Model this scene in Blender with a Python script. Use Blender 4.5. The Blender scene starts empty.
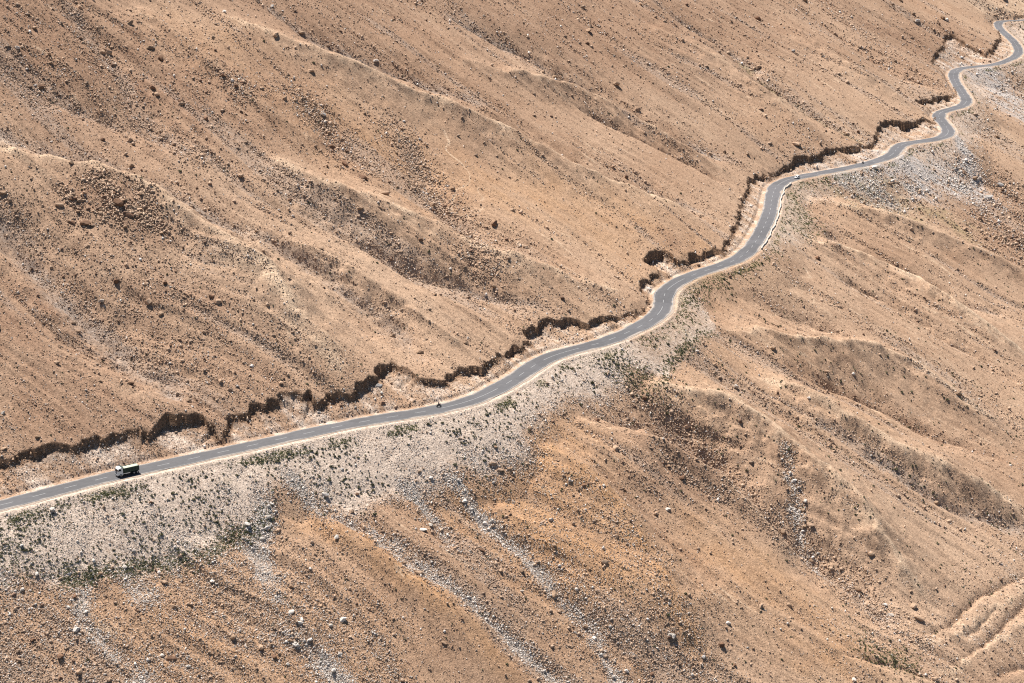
import bpy, bmesh, math, random
import numpy as np
from mathutils import Vector, Matrix

random.seed(7)
rng = np.random.default_rng(11)
C = bpy.context.scene.collection
R = math.radians

# ------------------------------------------------------------------ camera
F, PITCH, CAMZ = 1713.0, R(17.2), 191.0
CX, CY = 512.0, 341.5
cp, sp = math.cos(PITCH), math.sin(PITCH)
cam_d = bpy.data.cameras.new('camera')
cam_d.sensor_width = 36.0
cam_d.lens = F / 1024 * 36
cam_d.clip_start, cam_d.clip_end = 5, 6000
cam = bpy.data.objects.new('camera', cam_d)
C.objects.link(cam)
cam.location = (0, 0, CAMZ)
cam.rotation_euler = (R(90) - PITCH, 0, 0)
bpy.context.scene.camera = cam


def ray(px, py):
    a = (np.asarray(px, float) - CX) / F
    b = -(np.asarray(py, float) - CY) / F
    return a, cp + b * sp, -sp + b * cp


def project(x, y, z):
    dz = z - CAMZ
    dep = y * cp - dz * sp
    up = y * sp + dz * cp
    return CX + F * x / dep, CY - F * up / dep, dep


def level(px, py, z=0.0):
    dx, dy, dz = ray(px, py)
    t = (z - CAMZ) / dz
    return np.stack([dx * t, dy * t], -1)


# ------------------------------------------------------------------ noise
_ang = np.linspace(0, 2 * np.pi, 64, endpoint=False)
_gx, _gy = np.cos(_ang), np.sin(_ang)


def _hash(ix, iy, seed):
    h = (ix * 374761393 + iy * 668265263 + seed * 1442695041) & 0xffffffff
    h = ((h ^ (h >> 13)) * 1274126177) & 0xffffffff
    return (h ^ (h >> 16)) & 63


def perlin(x, y, seed=0):
    ix = np.floor(x).astype(np.int64); iy = np.floor(y).astype(np.int64)
    fx = x - ix; fy = y - iy
    ux = fx * fx * fx * (fx * (fx * 6 - 15) + 10); uy = fy * fy * fy * (fy * (fy * 6 - 15) + 10)

    def g(ox, oy):
        h = _hash(ix + ox, iy + oy, seed)
        return _gx[h] * (fx - ox) + _gy[h] * (fy - oy)
    a = g(0, 0); b = g(1, 0); c = g(0, 1); d = g(1, 1)
    return 1.5 * ((a + (b - a) * ux) * (1 - uy) + (c + (d - c) * ux) * uy)


def fbm(x, y, seed, octaves=4, gain=.5):
    s, amp = 0, 1.0
    for k in range(octaves):
        s = s + amp * perlin(x, y, seed + k * 17)
        x, y, amp = x * 2.03 + 5.1, y * 2.03 - 3.7, amp * gain
    return s


def sstep(e0, e1, x):
    t = np.clip((x - e0) / (e1 - e0), 0, 1)
    return t * t * (3 - 2 * t)


def gauss(v, sigma):
    n = int(sigma * 3)
    k = np.exp(-.5 * (np.arange(-n, n + 1) / sigma) ** 2); k /= k.sum()
    p = np.concatenate([2 * v[0] - v[1:n + 1][::-1], v, 2 * v[-1] - v[-n - 1:-1][::-1]])
    return np.convolve(p, k, 'valid')


def resample(P, step):
    P = np.asarray(P, float)
    s = np.concatenate([[0], np.cumsum(np.hypot(*np.diff(P, axis=0).T))])
    n = max(2, int(s[-1] / step) + 1)
    q = np.linspace(0, s[-1], n)
    return np.stack([np.interp(q, s, P[:, 0]), np.interp(q, s, P[:, 1])], -1)


def catmull(P, sub=12):
    P = np.asarray(P, float)
    Q = np.concatenate([[2 * P[0] - P[1]], P, [2 * P[-1] - P[-2]]])
    out = []
    t = np.linspace(0, 1, sub, endpoint=False)[:, None]
    for i in range(1, len(Q) - 2):
        p0, p1, p2, p3 = Q[i - 1:i + 3]
        out.append(.5 * (2 * p1 + (p2 - p0) * t + (2 * p0 - 5 * p1 + 4 * p2 - p3) * t ** 2 + (3 * p1 - p0 - 3 * p2 + p3) * t ** 3))
    return np.concatenate(out + [P[-1:]])


# ------------------------------------------------------------------ the road line (level, z = 0)
road_px = [(-70, 521), (-35, 513), (0, 505.5), (61, 489.3), (114, 475.5), (171, 463.2), (228.6, 450.5), (314.6, 431.5), (373, 419.8), (431.7, 410.4),
           (475.7, 399), (512, 380.5), (544, 359.5), (573, 349.7), (602.5, 342.5), (631.8, 330.5), (652, 319.5), (662.5, 308.5), (663.3, 299),
           (666, 291), (676, 283), (692, 275.3), (716.7, 267), (738, 258.8), (752, 246.8), (762, 230.5), (769.5, 213), (772, 199),
           (776, 187), (787, 180), (804, 176), (845, 168.4), (871.3, 162.5), (891, 155.5), (897.5, 148), (905, 143.5), (929.4, 140.2), (944, 136.8),
           (948.5, 131.5), (945, 125), (939, 118), (940.5, 112.4), (950.5, 109.2), (962.5, 105.6), (966.5, 100.5), (962.2, 92.5), (955.5, 82),
           (953.5, 74), (959.5, 68.8), (974, 66.7), (995, 64.4), (1009, 59.7), (1016.5, 55.3), (1018.5, 50), (1014, 42), (1006.7, 35), (999, 27.5), (999, 22.5), (1006, 20.6), (1024, 20)]
road = level(*np.array(road_px, float).T)
road = np.concatenate([road, [road[-1] + [55, 45], road[-1] + [150, 140]]])
road = resample(catmull(road), 2.0)
for k in (0, 1):
    road[:, k] = gauss(road[:, k], 2.5)
HEAD = R(66)
EA = np.array([math.cos(HEAD), math.sin(HEAD)]); EU = np.array([-math.sin(HEAD), math.cos(HEAD)])
r_a, r_u = road @ EA, road @ EU
ag = np.arange(0, 2600, 1.0)
o = np.argsort(r_a)
ra_s, ru_s = r_a[o], r_u[o]
S0 = np.interp(ag, ra_s, ru_s)
lo = ag < ra_s[0]; S0[lo] = ru_s[0] + (ra_s[0] - ag[lo]) * .55
hi = ag > ra_s[-1]; S0[hi] = ru_s[-1] - (ag[hi] - ra_s[-1]) * .5
S_light = gauss(S0, 9); S_mid = gauss(S0, 45); S_heavy = gauss(S0, 110)
SLOPE = .47


def base(x, y):
    a = x * EA[0] + y * EA[1]; u = x * EU[0] + y * EU[1]
    sl = np.interp(a, ag, S_light); sm = np.interp(a, ag, S_mid); sh = np.interp(a, ag, S_heavy)
    d = u - sl
    w1 = np.exp(-(d / 45.0) ** 2); w2 = np.exp(-(d / 130.0) ** 2)
    S = sh + (sm - sh) * w2 + (sl - sm) * w1
    v = u - S
    return SLOPE * v - 1.2 + .00022 * np.clip(v, 0, 400) ** 2


def unproject(px, py, fn):
    """first point where the pixel's ray meets the surface z = fn(x, y)"""
    px = np.atleast_1d(np.asarray(px, float)); py = np.atleast_1d(np.asarray(py, float))
    dx, dy, dz = ray(px, py)
    hl = np.hypot(dx, dy)
    rr = np.exp(np.linspace(math.log(340), math.log(2300), 2600))
    out = np.zeros((len(px), 2))
    for i in range(len(px)):
        t = rr / hl[i]
        gap = CAMZ + dz[i] * t - fn(dx[i] * t, dy[i] * t)
        k = np.argmax(gap < 0) if (gap < 0).any() else len(t) - 1
        k = max(k, 1)
        g0, g1 = gap[k - 1], gap[k]
        tt = t[k - 1] + (t[k] - t[k - 1]) * (np.clip(g0 / (g0 - g1), 0, 1) if g0 != g1 else 0)
        out[i] = dx[i] * tt, dy[i] * tt
    return out


# ------------------------------------------------------------------ the ground grid (polar about the viewpoint, finer near it)
NA, NR = 1300, 1400
az = np.linspace(R(-20.5), R(20.5), NA)
lr = np.linspace(math.log(372), math.log(2050), NR)
AZ, LR = np.meshgrid(az, lr)
GX = (np.exp(LR) * np.sin(AZ)).ravel(); GY = (np.exp(LR) * np.cos(AZ)).ravel()


def poly_dist(X, Y, P, reach):
    """distance from points to polyline P and the running fraction along it, inf beyond reach"""
    D = np.full(X.shape, np.inf); T = np.zeros(X.shape)
    m = (X > P[:, 0].min() - reach) & (X < P[:, 0].max() + reach) & (Y > P[:, 1].min() - reach) & (Y < P[:, 1].max() + reach)
    idx = np.nonzero(m)[0]
    if not len(idx):
        return D, T
    x, y = X[idx], Y[idx]
    dm = np.full(len(idx), np.inf); tm = np.zeros(len(idx))
    L = np.concatenate([[0], np.cumsum(np.hypot(*np.diff(P, axis=0).T))])
    for i in range(len(P) - 1):
        ax, ay = P[i]; bx, by = P[i + 1] - P[i]
        l2 = bx * bx + by * by + 1e-9
        t = np.clip(((x - ax) * bx + (y - ay) * by) / l2, 0, 1)
        d = np.hypot(x - ax - t * bx, y - ay - t * by)
        k = d < dm
        dm[k] = d[k]; tm[k] = (L[i] + t[k] * math.sqrt(l2)) / L[-1]
    D[idx] = dm; T[idx] = tm
    return D, T


def inside(X, Y, P):
    r = np.zeros(X.shape, bool)
    n = len(P)
    for i in range(n):
        x0, y0 = P[i]; x1, y1 = P[(i + 1) % n]
        if y0 == y1:
            continue
        c = ((y0 > Y) != (y1 > Y)) & (X < (x1 - x0) * (Y - y0) / (y1 - y0) + x0)
        r ^= c
    return r


H = base(GX, GY)
A_ = GX * EA[0] + GY * EA[1]; U_ = GX * EU[0] + GY * EU[1]
M = {k: np.zeros(GX.shape) for k in ('orange', 'grey', 'pale', 'scree', 'green', 'soil', 'rocks', 'brown', 'blue', 'big', 'streak')}

# ridges (+) and gullies (-), each a line on the slope: height, half width, tint, tint weight, stones
LINES = [
    (-3.2, 8, 'grey', .9, .5, [(-30, 126), (0, 133), (60, 150), (100, 160), (150, 182), (200, 208), (260, 240)]),
    (4.2, 9, 'pale', .9, 0, [(-30, 138), (0, 146), (60, 166), (130, 190), (180, 214), (230, 248), (262, 280), (300, 325), (350, 392)]),
    (-3.5, 8, 'grey', .9, .3, [(-40, 170), (0, 216), (60, 290), (111, 331), (161, 372), (190, 407)]),
    (-3, 7, 'grey', .6, .2, [(185, 200), (240, 226), (300, 256), (350, 292), (400, 330), (440, 372)]),
    (2.5, 7, 'pale', .4, 0, [(225, 222), (300, 246), (360, 282), (430, 330), (480, 362)]),
    (3.8, 8, 'pale', .85, 0, [(200, 8), (256, 33), (306, 58), (373, 92), (456, 120), (512, 149), (560, 172), (612, 191), (695, 218), (728, 231)]),
    (-3, 7, 'grey', .9, .5, [(440, 100), (519, 135), (562, 160), (645, 190), (725, 219)]),
    (-4, 9, 'grey', .95, .6, [(430, 8), (512, 40), (580, 75), (645, 120), (700, 148), (742, 166)]),
    (2.5, 5, 'pale', .6, 0, [(450, 62), (520, 82), (595, 101), (662, 143), (745, 185)]),
    (-2.5, 4, 'brown', .4, .1, [(560, 100), (620, 128), (690, 165), (738, 190)]),
    (-1.5, 9, 'brown', .6, 1.3, [(300, 98), (340, 138), (370, 170)]),
    (-2.5, 9, 'grey', .6, 1.2, [(395, 130), (430, 185), (470, 235), (480, 270)]),
    (3, 9, 'pale', .8, 0, [(256, 150), (323, 197), (400, 222), (500, 268), (617, 296), (638, 303)]),
    (-2.6, 6, 'grey', .7, .4, [(256, 180), (330, 225), (420, 265), (520, 300), (560, 316)]),
    (-2.5, 7, 'grey', .8, .5, [(256, 0), (330, 40), (420, 75), (500, 110)]),
    (-2.5, 7, 'green', .8, 0, [(735, 50), (770, 82), (815, 112), (868, 142)]),
    (-2.5, 7, 'grey', .8, .6, [(650, 0), (720, 40), (770, 75)]),
    (3, 8, 'pale', .5, 0, [(640, 20), (720, 68), (790, 120), (835, 150)]),
    (3, 8, 'pale', .4, 0, [(770, 20), (850, 75), (925, 117)]),
    (-2.5, 7, 'brown', .7, .9, [(790, 0), (850, 40), (900, 72), (950, 92)]),
    (-2.5, 7, 'grey', .6, .8, [(880, 0), (930, 25), (985, 52)]),
    (-2, 7, 'grey', .7, .9, [(60, -5), (105, 50), (150, 120), (200, 160)]),
    (-2, 8, 'grey', .5, .7, [(-20, 50), (40, 85), (100, 110), (170, 130)]),
    (2.2, 8, 'pale', .5, 0, [(120, 0), (190, 50), (260, 110), (330, 150)]),
    # below the road
    (-1.0, 3.0, 'scree', .62, .5, [(287, 488), (330, 520), (390, 555), (440, 590), (512, 642), (550, 672), (570, 690)]),
    (-1.2, 3, 'scree', .62, .6, [(403, 492), (430, 515), (456, 558)]),
    (-1.0, 3.2, 'scree', .62, .6, [(460, 486), (485, 520), (512, 549), (562, 603), (595, 640), (620, 686)]),
    (-1, 4, 'scree', .62, .6, [(298, 640), (320, 662), (350, 690)]),
    (-.6, 5, 'scree', .7, .5, [(262, 512), (258, 560), (275, 598)]),
    (-.6, 4, 'scree', .6, .4, [(85, 580), (80, 612), (110, 645), (150, 690)]),
    (-.6, 4, 'scree', .5, .3, [(125, 570), (150, 600)]),
    (1.6, 12, 'orange', .9, 0, [(290, 512), (400, 580), (500, 655), (540, 690)]),
    (2, 8, 'orange', 1, 0, [(490, 500), (550, 560), (620, 640), (660, 690)]),
    (3, 12, 'orange', 1, .1, [(540, 440), (600, 500), (660, 590), (700, 670)]),
    (-1.5, 8, 'brown', .6, .1, [(590, 470), (660, 530), (720, 600)]),
    (3.5, 7, 'pale', .6, 0, [(574, 420), (630, 444), (678, 466), (727, 491), (768, 524), (810, 560)]),
    (-2.5, 6, 'grey', .6, .7, [(575, 402), (640, 425), (700, 452), (740, 485)]),
    (-4, 8, 'grey', .7, 1.1, [(640, 400), (700, 445), (768, 513), (801, 534), (851, 578), (892, 620), (912, 640)]),
    (-1, 2.2, 'scree', .25, .8, [(788, 470), (806, 530), (818, 556)]),
    (4.5, 8, 'pale', .85, 0, [(632, 385), (690, 400), (730, 418), (768, 446), (809, 479), (842, 508), (892, 561), (930, 612)]),
    (3, 7, 'pale', .8, 0, [(715, 335), (768, 342), (829, 358), (869, 360), (909, 373), (957, 402), (1024, 442)]),
    (3.4, 10, 'pale', .8, 0, [(740, 375), (790, 395), (830, 419), (892, 457), (954, 487), (1024, 518), (1060, 535)]),
    (-2.2, 6, 'grey', .8, .3, [(800, 415), (850, 445), (934, 498), (985, 518), (1024, 530), (1060, 545)]),
    (-2.5, 6, 'brown', .6, .3, [(770, 360), (850, 390), (930, 425), (1024, 470)]),
    (3, 7, 'pale', .7, 0, [(800, 199), (852, 214), (916, 236), (957, 251), (1024, 276), (1060, 290)]),
    (-3.5, 7, 'grey', .6, .3, [(820, 223), (852, 252), (900, 273), (950, 291), (1024, 322)]),
    (4.2, 7, 'pale', 1, 0, [(800, 241), (835, 251), (879, 271), (909, 288), (970, 328), (1024, 359), (1060, 380)]),
    (-4, 4, 'green', .5, .5, [(830, 270), (870, 290), (896, 304), (920, 318), (950, 338), (987, 361), (1024, 387)]),
    (-2, 5, 'brown', .5, .5, [(760, 300), (810, 318), (870, 350)]),
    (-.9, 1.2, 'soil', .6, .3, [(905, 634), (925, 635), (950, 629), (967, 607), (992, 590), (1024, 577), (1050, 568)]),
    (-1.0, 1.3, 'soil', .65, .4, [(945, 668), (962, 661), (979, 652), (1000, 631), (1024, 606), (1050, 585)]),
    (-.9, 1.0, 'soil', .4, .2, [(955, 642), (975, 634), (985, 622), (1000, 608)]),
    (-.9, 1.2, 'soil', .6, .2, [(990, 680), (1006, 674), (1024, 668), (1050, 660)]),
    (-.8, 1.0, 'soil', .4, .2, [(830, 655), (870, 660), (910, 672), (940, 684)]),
    (0, 16, 'scree', .3, .2, [(850, 640), (930, 650), (985, 630), (1030, 600)]),
    (0, 18, 'orange', .6, 0, [(700, 560), (780, 590), (840, 640)]),
    (0, 30, 'orange', .2, 0, [(600, 380), (720, 350), (830, 400)]),
    (0, 48, 'pale', .42, 0, [(780, 290), (900, 350), (1024, 410)]),
    (0, 42, 'pale', .36, 0, [(830, 450), (900, 520), (960, 580)]),
    (0, 30, 'orange', .5, 0, [(500, 190), (600, 220), (690, 250)]),
    (0, 28, 'orange', .4, 0, [(420, 180), (560, 215), (640, 262)]),
    (0, 50, 'brown', .95, .3, [(-20, 10), (80, 50), (190, 90)]),
    (0, 42, 'brown', .75, .1, [(-20, 290), (60, 370), (170, 420)]),
    (0, 30, 'brown', .5, .4, [(60, 240), (150, 330), (260, 390)]),
    (0, 30, 'orange', .5, 0, [(230, 60), (300, 110), (420, 170)]),
    (0, 28, 'orange', .5, 0, [(30, 610), (120, 660)]),
    (0, 30, 'orange', .5, .2, [(200, 600), (300, 660)]),
    (0, 26, 'grey', .7, .8, [(30, 660), (80, 690)]),
    (0, .9, 'pale', .9, 0, [(452, 140), (466, 165), (468, 190), (466, 215)]),
    (0, .9, 'pale', .9, 0, [(492, 195), (494, 220), (493, 250)]),
    (0, .8, 'pale', .8, 0, [(797, 262), (801, 290), (803, 335)]),
    (0, .8, 'pale', .7, 0, [(785, 270), (787, 300), (780, 330)]),
    (0, 24, 'streak', .30, .1, [(20, 610), (120, 640), (200, 690)]),
    (0, 20, 'streak', .45, .1, [(200, 570), (280, 600), (330, 660)]),
    (0, 26, 'streak', .22, .1, [(530, 480), (560, 540), (640, 640)]),
    (0, 12, 'streak', .30, .1, [(620, 560), (670, 620), (700, 670)]),
    (.6, 3.5, 'pale', .8, .1, [(900, 650), (925, 646), (958, 637), (985, 612), (1024, 590), (1050, 582)]),
    (.6, 3.5, 'pale', .8, .1, [(940, 682), (960, 672), (985, 653), (1024, 622), (1050, 605)]),
    (0, 40, 'pale', .8, .1, [(985, 6), (1005, 8), (1040, 8)]),
    (0, 60, 'brown', .7, .1, [(330, -10), (560, 30), (760, 20)]),
    (0, 40, 'brown', .75, .2, [(820, 0), (900, 40), (970, 40)]),
    (0, 26, 'orange', .9, 0, [(545, 455), (520, 520), (600, 560)]),
    (0, 26, 'blue', .9, 1.1, [(862, 182), (905, 172), (955, 182)]),
    (-2, 10, 'blue', 1, 1, [(940, 128), (962, 150), (975, 180), (990, 200)]),
    (0, 32, 'blue', .8, .7, [(985, 78), (1010, 100), (1030, 125)]),
    (0, 24, 'green', .7, .2, [(860, 200), (900, 205), (950, 225)]),
    (0, 20, 'brown', .9, 1.4, [(965, 178), (1000, 225), (1030, 262)]),
    (0, 22, 'brown', .8, 1.2, [(1000, 180), (1030, 215)]),
    (0, 26, 'brown', .7, .9, [(830, 10), (900, 60), (935, 85)]),
]
wob_x = 5 * fbm(GX / 28, GY / 28, 301, 3); wob_y = 5 * fbm(GX / 28, GY / 28, 331, 3)
wa = A_ + 14 * fbm(A_ / 160, U_ / 160, 5, 3) - .10 * U_
spot = .7 * fbm(wa / 6, U_ / 34, 361, 3) + .5 * fbm(GX / 9, GY / 9, 363, 3)
wob_x2 = 2.2 * fbm(GX / 7, GY / 7, 371, 3); wob_y2 = 2.2 * fbm(GX / 7, GY / 7, 381, 3)
WX, WY = GX + wob_x * .5 + .6 * wob_x2, GY + wob_y * .5 + .6 * wob_y2
FX, FY = GX + wob_x * 2, GY + wob_y * 2
for amp, wid, tint, tw, st, pts in LINES:
    P = unproject(*np.array(pts, float).T, base)
    P = resample(catmull(P), 12) if tint != 'soil' else resample(catmull(P), 3)
    for k in (0, 1):
        if len(P) > 14:
            P[:, k] = gauss(P[:, k], 2)
    if amp and tint == 'soil':
        D, T = poly_dist(GX, GY, P, wid * 7)
    elif amp:
        D, T = poly_dist(WX, WY, P, wid * 5)
    else:
        D, T = poly_dist(FX, FY, P, wid * 5)
    m = np.isfinite(D)
    d = D[m]
    if amp:
        taper = sstep(0, .12, T[m]) * (1 - sstep(.88, 1, T[m]))
        end = np.minimum(1, np.exp(-np.maximum(0, d - wid * 3) / wid))
        prof = np.exp(-np.sqrt((d / wid) ** 2 + .012) + .11) * end
        soft = sstep(0, .35, T[m]) * (1 - sstep(.65, 1, T[m])) * np.exp(-(np.maximum(0, d - 2 * wid) / (1.5 * wid)) ** 2)
        H[m] += amp * (1.6 * prof * np.minimum(1, taper * (.4 + .6 * soft)) + (.8 if wid > 4.5 else 0) * soft * np.exp(-(d / (2.2 * wid)) ** 2))
        w = np.exp(-(d / (wid * (.42 if amp > 0 else .8))) ** 2) * np.minimum(1, taper + .3)
        if amp > 0 and tint == 'pale':
            w = np.maximum(w, .62 * np.exp(-(d / (wid * 1.5)) ** 2) * np.minimum(1, taper + .3))
    else:
        w = np.exp(-(d / wid) ** 2)
    M[tint][m] = np.maximum(M[tint][m], tw * w * np.clip(.75 + .55 * spot[m], .15, 1.2))
    if tint == 'scree' and wid < 7:
        M['streak'][m] = np.maximum(M['streak'][m], np.exp(-(d / (wid * .9)) ** 2) * (.5 + .5 * (spot[m] > -.1)))
    M['rocks'][m] = np.maximum(M['rocks'][m], st * np.exp(-(d / (wid * 1.1)) ** 2))
for x, y, rad, w in ((112, 212, 17, 1.9), (88, 198, 11, 2.0), (130, 235, 14, 1.4), (150, 295, 14, 1.1), (205, 305, 10, .9), (75, 30, 26, .9), (80, 75, 18, .8), (345, 158, 7, 1.7), (330, 143, 6, 1.5), (360, 175, 6, 1.4),
                     (455, 200, 10, 1.2), (475, 225, 8, 1.1), (230, 85, 16, 1.0), (560, 30, 20, .6), (670, 240, 10, .5), (690, 470, 20, 1.0), (880, 55, 30, 1.2), (1000, 240, 30, 1.3)):
    q = unproject(x, y, base)[0]
    d2 = (FX - q[0]) ** 2 + (FY - q[1]) ** 2
    M['rocks'] = np.maximum(M['rocks'], w * np.exp(-d2 / rad ** 2) * np.clip(.7 + .8 * spot, .15, 1.3))
    M['big'] = np.maximum(M['big'], (w - .9) * np.exp(-d2 / rad ** 2) * np.clip(.55 + 1.1 * spot, .1, 1.5))
    if rad < 27:
        M['brown'] = np.maximum(M['brown'], .7 * np.exp(-d2 / rad ** 2))

# fall-line streaks and general unevenness
st1 = fbm(wa / 26, U_ / 320, 21, 3); st2 = fbm(wa / 9, U_ / 130, 41, 3)
H += 2.6 * (.35 - np.abs(st1)) + 1.25 * (.3 - np.abs(st2))
H += 1.1 * fbm(GX / 60, GY / 60, 61, 2)
bumps = fbm(GX / 6.5, GY / 6.5, 81, 3, .6)
H += .13 * bumps
st3 = fbm(wa / 4.2, U_ / 38, 47, 3)
M['grey'] = np.maximum(M['grey'], .5 * sstep(.1, .6, st1 + .45 * st2 + .2 * st3) * sstep(-.5, .2, fbm(GX / 70, GY / 70, 91, 2)))
H += .16 * st3
M['pale'] = np.maximum(M['pale'], .75 * (1 - sstep(.0, .10, np.abs(st2))) * sstep(-.1, .35, spot + .2) * sstep(-.2, .3, fbm(GX / 80, GY / 80, 97, 2)))
M['rocks'] = np.maximum(M['rocks'], .55 * sstep(.1, .6, st1 + .4 * st2 + .3 * st3))
M['brown'] = np.maximum(M['brown'], .62 * sstep(30, 210, U_ - np.interp(A_, ag, S_heavy)) * np.clip(.65 + .8 * fbm(GX / 75, GY / 75, 411, 3) + .3 * st1, 0, 1))
H_nat = H.copy()


def sampler(G):
    G2 = G.reshape(NR, NA)

    def f(x, y):
        i = (np.log(np.hypot(x, y)) - lr[0]) / (lr[1] - lr[0]); j = (np.arctan2(x, y) - az[0]) / (az[1] - az[0])
        i = np.clip(i, 0, NR - 1.001); j = np.clip(j, 0, NA - 1.001)
        i0 = i.astype(int); j0 = j.astype(int); fi = i - i0; fj = j - j0
        return (G2[i0, j0] * (1 - fj) + G2[i0, j0 + 1] * fj) * (1 - fi) + (G2[i0 + 1, j0] * (1 - fj) + G2[i0 + 1, j0 + 1] * fj) * fi
    return f


nat = sampler(H_nat)

# ------------------------------------------------------------------ distance to the road
ord_idx = np.interp(A_, ra_s, o.astype(float))
near = np.nonzero(np.abs(U_ - np.interp(A_, ag, S0)) < 150)[0]
xi, yi = GX[near], GY[near]
k0 = np.clip(np.round(ord_idx[near]).astype(int), 0, len(road) - 2)
best = np.full(len(near), 1e9); side = np.zeros(len(near))
seg = np.diff(road, axis=0); sl2 = (seg ** 2).sum(1)
for off in range(-44, 45):
    k = np.clip(k0 + off, 0, len(road) - 2)
    ax, ay = road[k, 0], road[k, 1]; bx, by = seg[k, 0], seg[k, 1]
    t = np.clip(((xi - ax) * bx + (yi - ay) * by) / sl2[k], 0, 1)
    ex, ey = xi - ax - t * bx, yi - ay - t * by
    d = np.hypot(ex, ey)
    b = d < best
    best[b] = d[b]; side[b] = np.sign(bx * ey - by * ex)[b]
DR = np.full(GX.shape, 999.0); DR[near] = best
SD = np.where(U_ > np.interp(A_, ag, S0), 1.0, -1.0); SD[near] = side      # +1 uphill

# ------------------------------------------------------------------ cutting above the road: rim line with wall heights
RIM = [(-70, 482, 3), (-30, 470, 3), (0, 462, 3), (30, 448.6, 3.2), (57, 443, 2.6), (68, 447, 1.6), (78, 441, 2.6), (95, 438, 2.8), (110, 437, 2.6), (126, 431.4, 1.6), (140, 431, 1), (147, 428.5, 4),
       (167, 415.4, 6), (194, 414.3, 4), (209.5, 420, 3.5), (221, 433, 3), (224, 428, 3), (228.6, 418, 4.5), (244, 410.5, 4.5), (256, 405, 3.5), (285, 395, 3), (311.6, 391, 3),
       (317, 399, 3.5), (335, 391.4, 4), (350, 393, 3.5), (357, 381, 4), (370, 377.6, 3), (382, 364.4, 3), (392, 363, 1.6), (402.5, 370, 1.2), (420, 377.6, 2.4), (443.5, 380.5, 2.8),
       (461, 369, 3.4), (478.6, 366, 2.4), (490.3, 361.5, 3), (499, 354, 3.5), (512, 349.8, 3.5), (521, 348, 2.5), (526, 337, 2), (535, 322.5, 4.5), (567, 318, 3.6), (596.6, 319.6, 2.6), (626, 315, 2.6),
       (645, 307, 2.6), (650, 300, 1.6), (640, 291, 1.2), (638, 285, 3), (648, 279, 3.2), (655, 272.5, 2.5), (656, 268, .8), (643, 262, .8), (646, 254, 4.5), (662, 250, 5.5), (681, 260, 3), (690, 255, 4),
       (716, 249.5, 5), (721, 250, 1), (727, 240.5, 4.5), (731, 236, 1), (731, 227.6, 4), (735, 224, 1), (739, 210, 4), (740, 200, 1.5), (748, 190, 3), (748, 176.4, 4), (763, 175, 3.4), (783.5, 168.5, 3.4), (798, 156, 6.5),
       (812.8, 156, 4), (827, 150, 4.5), (845, 147, 4), (860, 144.5, 4), (874, 142, 4.5), (877, 130, .8), (879, 125, 4.5), (892, 119.3, 4.5), (903.6, 123, 5), (915.3, 120.6, 4), (933, 121.8, 3.5), (936, 115, .6), (925, 106, .6),
       (914, 101, 4.5), (929, 98.4, 4.5), (948, 96, 4), (956, 92, 3), (953, 84, .5), (944, 74, .6), (931, 62, 2.5), (934, 55, 3), (943, 46, 2), (945, 35, 4), (953, 35, 3), (964.5, 43, 2.5), (985.6, 54, 3.4), (991, 50, 4), (1000, 39, 5), (997, 29, 1),
       (991, 20, 1), (1004, 15, 1), (1014, 16.5, 1.4), (1030, 14, 2), (1060, 12, 2)]
rp = np.array(RIM, float)
rimw = unproject(rp[:, 0], rp[:, 1], nat)
s = np.concatenate([[0], np.cumsum(np.hypot(*np.diff(rimw, axis=0).T))])
q = np.arange(0, s[-1], 1.6)
rimP = np.stack([np.interp(q, s, rimw[:, 0]), np.interp(q, s, rimw[:, 1])], -1)
rimP += np.stack([fbm(q / 6, q * 0, 131, 4, .7) * 1.9, fbm(q / 6, q * 0, 151, 4, .7) * 1.9], -1)
rimH = np.interp(q, s, rp[:, 2]) * np.clip(.66 + .62 * fbm(q / 15, q * 0, 171, 3, .5), .15, 1.4)
rimZ = nat(rimP[:, 0], rimP[:, 1])
cut_poly = np.concatenate([rimP, road[::-2]])
cand = np.nonzero((DR < 90))[0]
cut = np.zeros(GX.shape, bool)
cut[cand] = inside(GX[cand], GY[cand], cut_poly) & (SD[cand] > 0)
ci = np.nonzero(cut)[0]
dmin = np.full(len(ci), 1e9); kmin = np.zeros(len(ci), int)
for c0 in range(0, len(ci), 20000):
    sl = slice(c0, c0 + 20000)
    dd = (GX[ci[sl]][:, None] - rimP[None, :, 0]) ** 2 + (GY[ci[sl]][:, None] - rimP[None, :, 1]) ** 2
    kmin[sl] = dd.argmin(1); dmin[sl] = np.sqrt(dd.min(1))
wall_base = np.maximum(rimZ[kmin] - np.clip(rimH[kmin], .4, 9), .4)
fr = np.clip((DR[ci] - 6.2) / (np.maximum(DR[ci] - 6.2, .1) + dmin), 0, 1)
rough = .5 * bumps[ci] + .7 * np.abs(fbm(GX[ci] / 4, GY[ci] / 4, 191, 3))
toe = .75 * sstep(6.2, 7.2, DR[ci])
apron = -.1 + toe + np.maximum(wall_base - .65, .1) * (.25 * fr + .75 * fr ** 1.3) + .38 * rough * np.minimum(1, fr * 3)
Hc = np.minimum(H[ci], apron)
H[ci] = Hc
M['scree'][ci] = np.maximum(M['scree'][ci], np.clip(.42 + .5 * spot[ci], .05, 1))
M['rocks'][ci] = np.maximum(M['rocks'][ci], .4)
M['soil'][ci] = np.maximum(M['soil'][ci], 1 - sstep(.8, 2.5, dmin))
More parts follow.
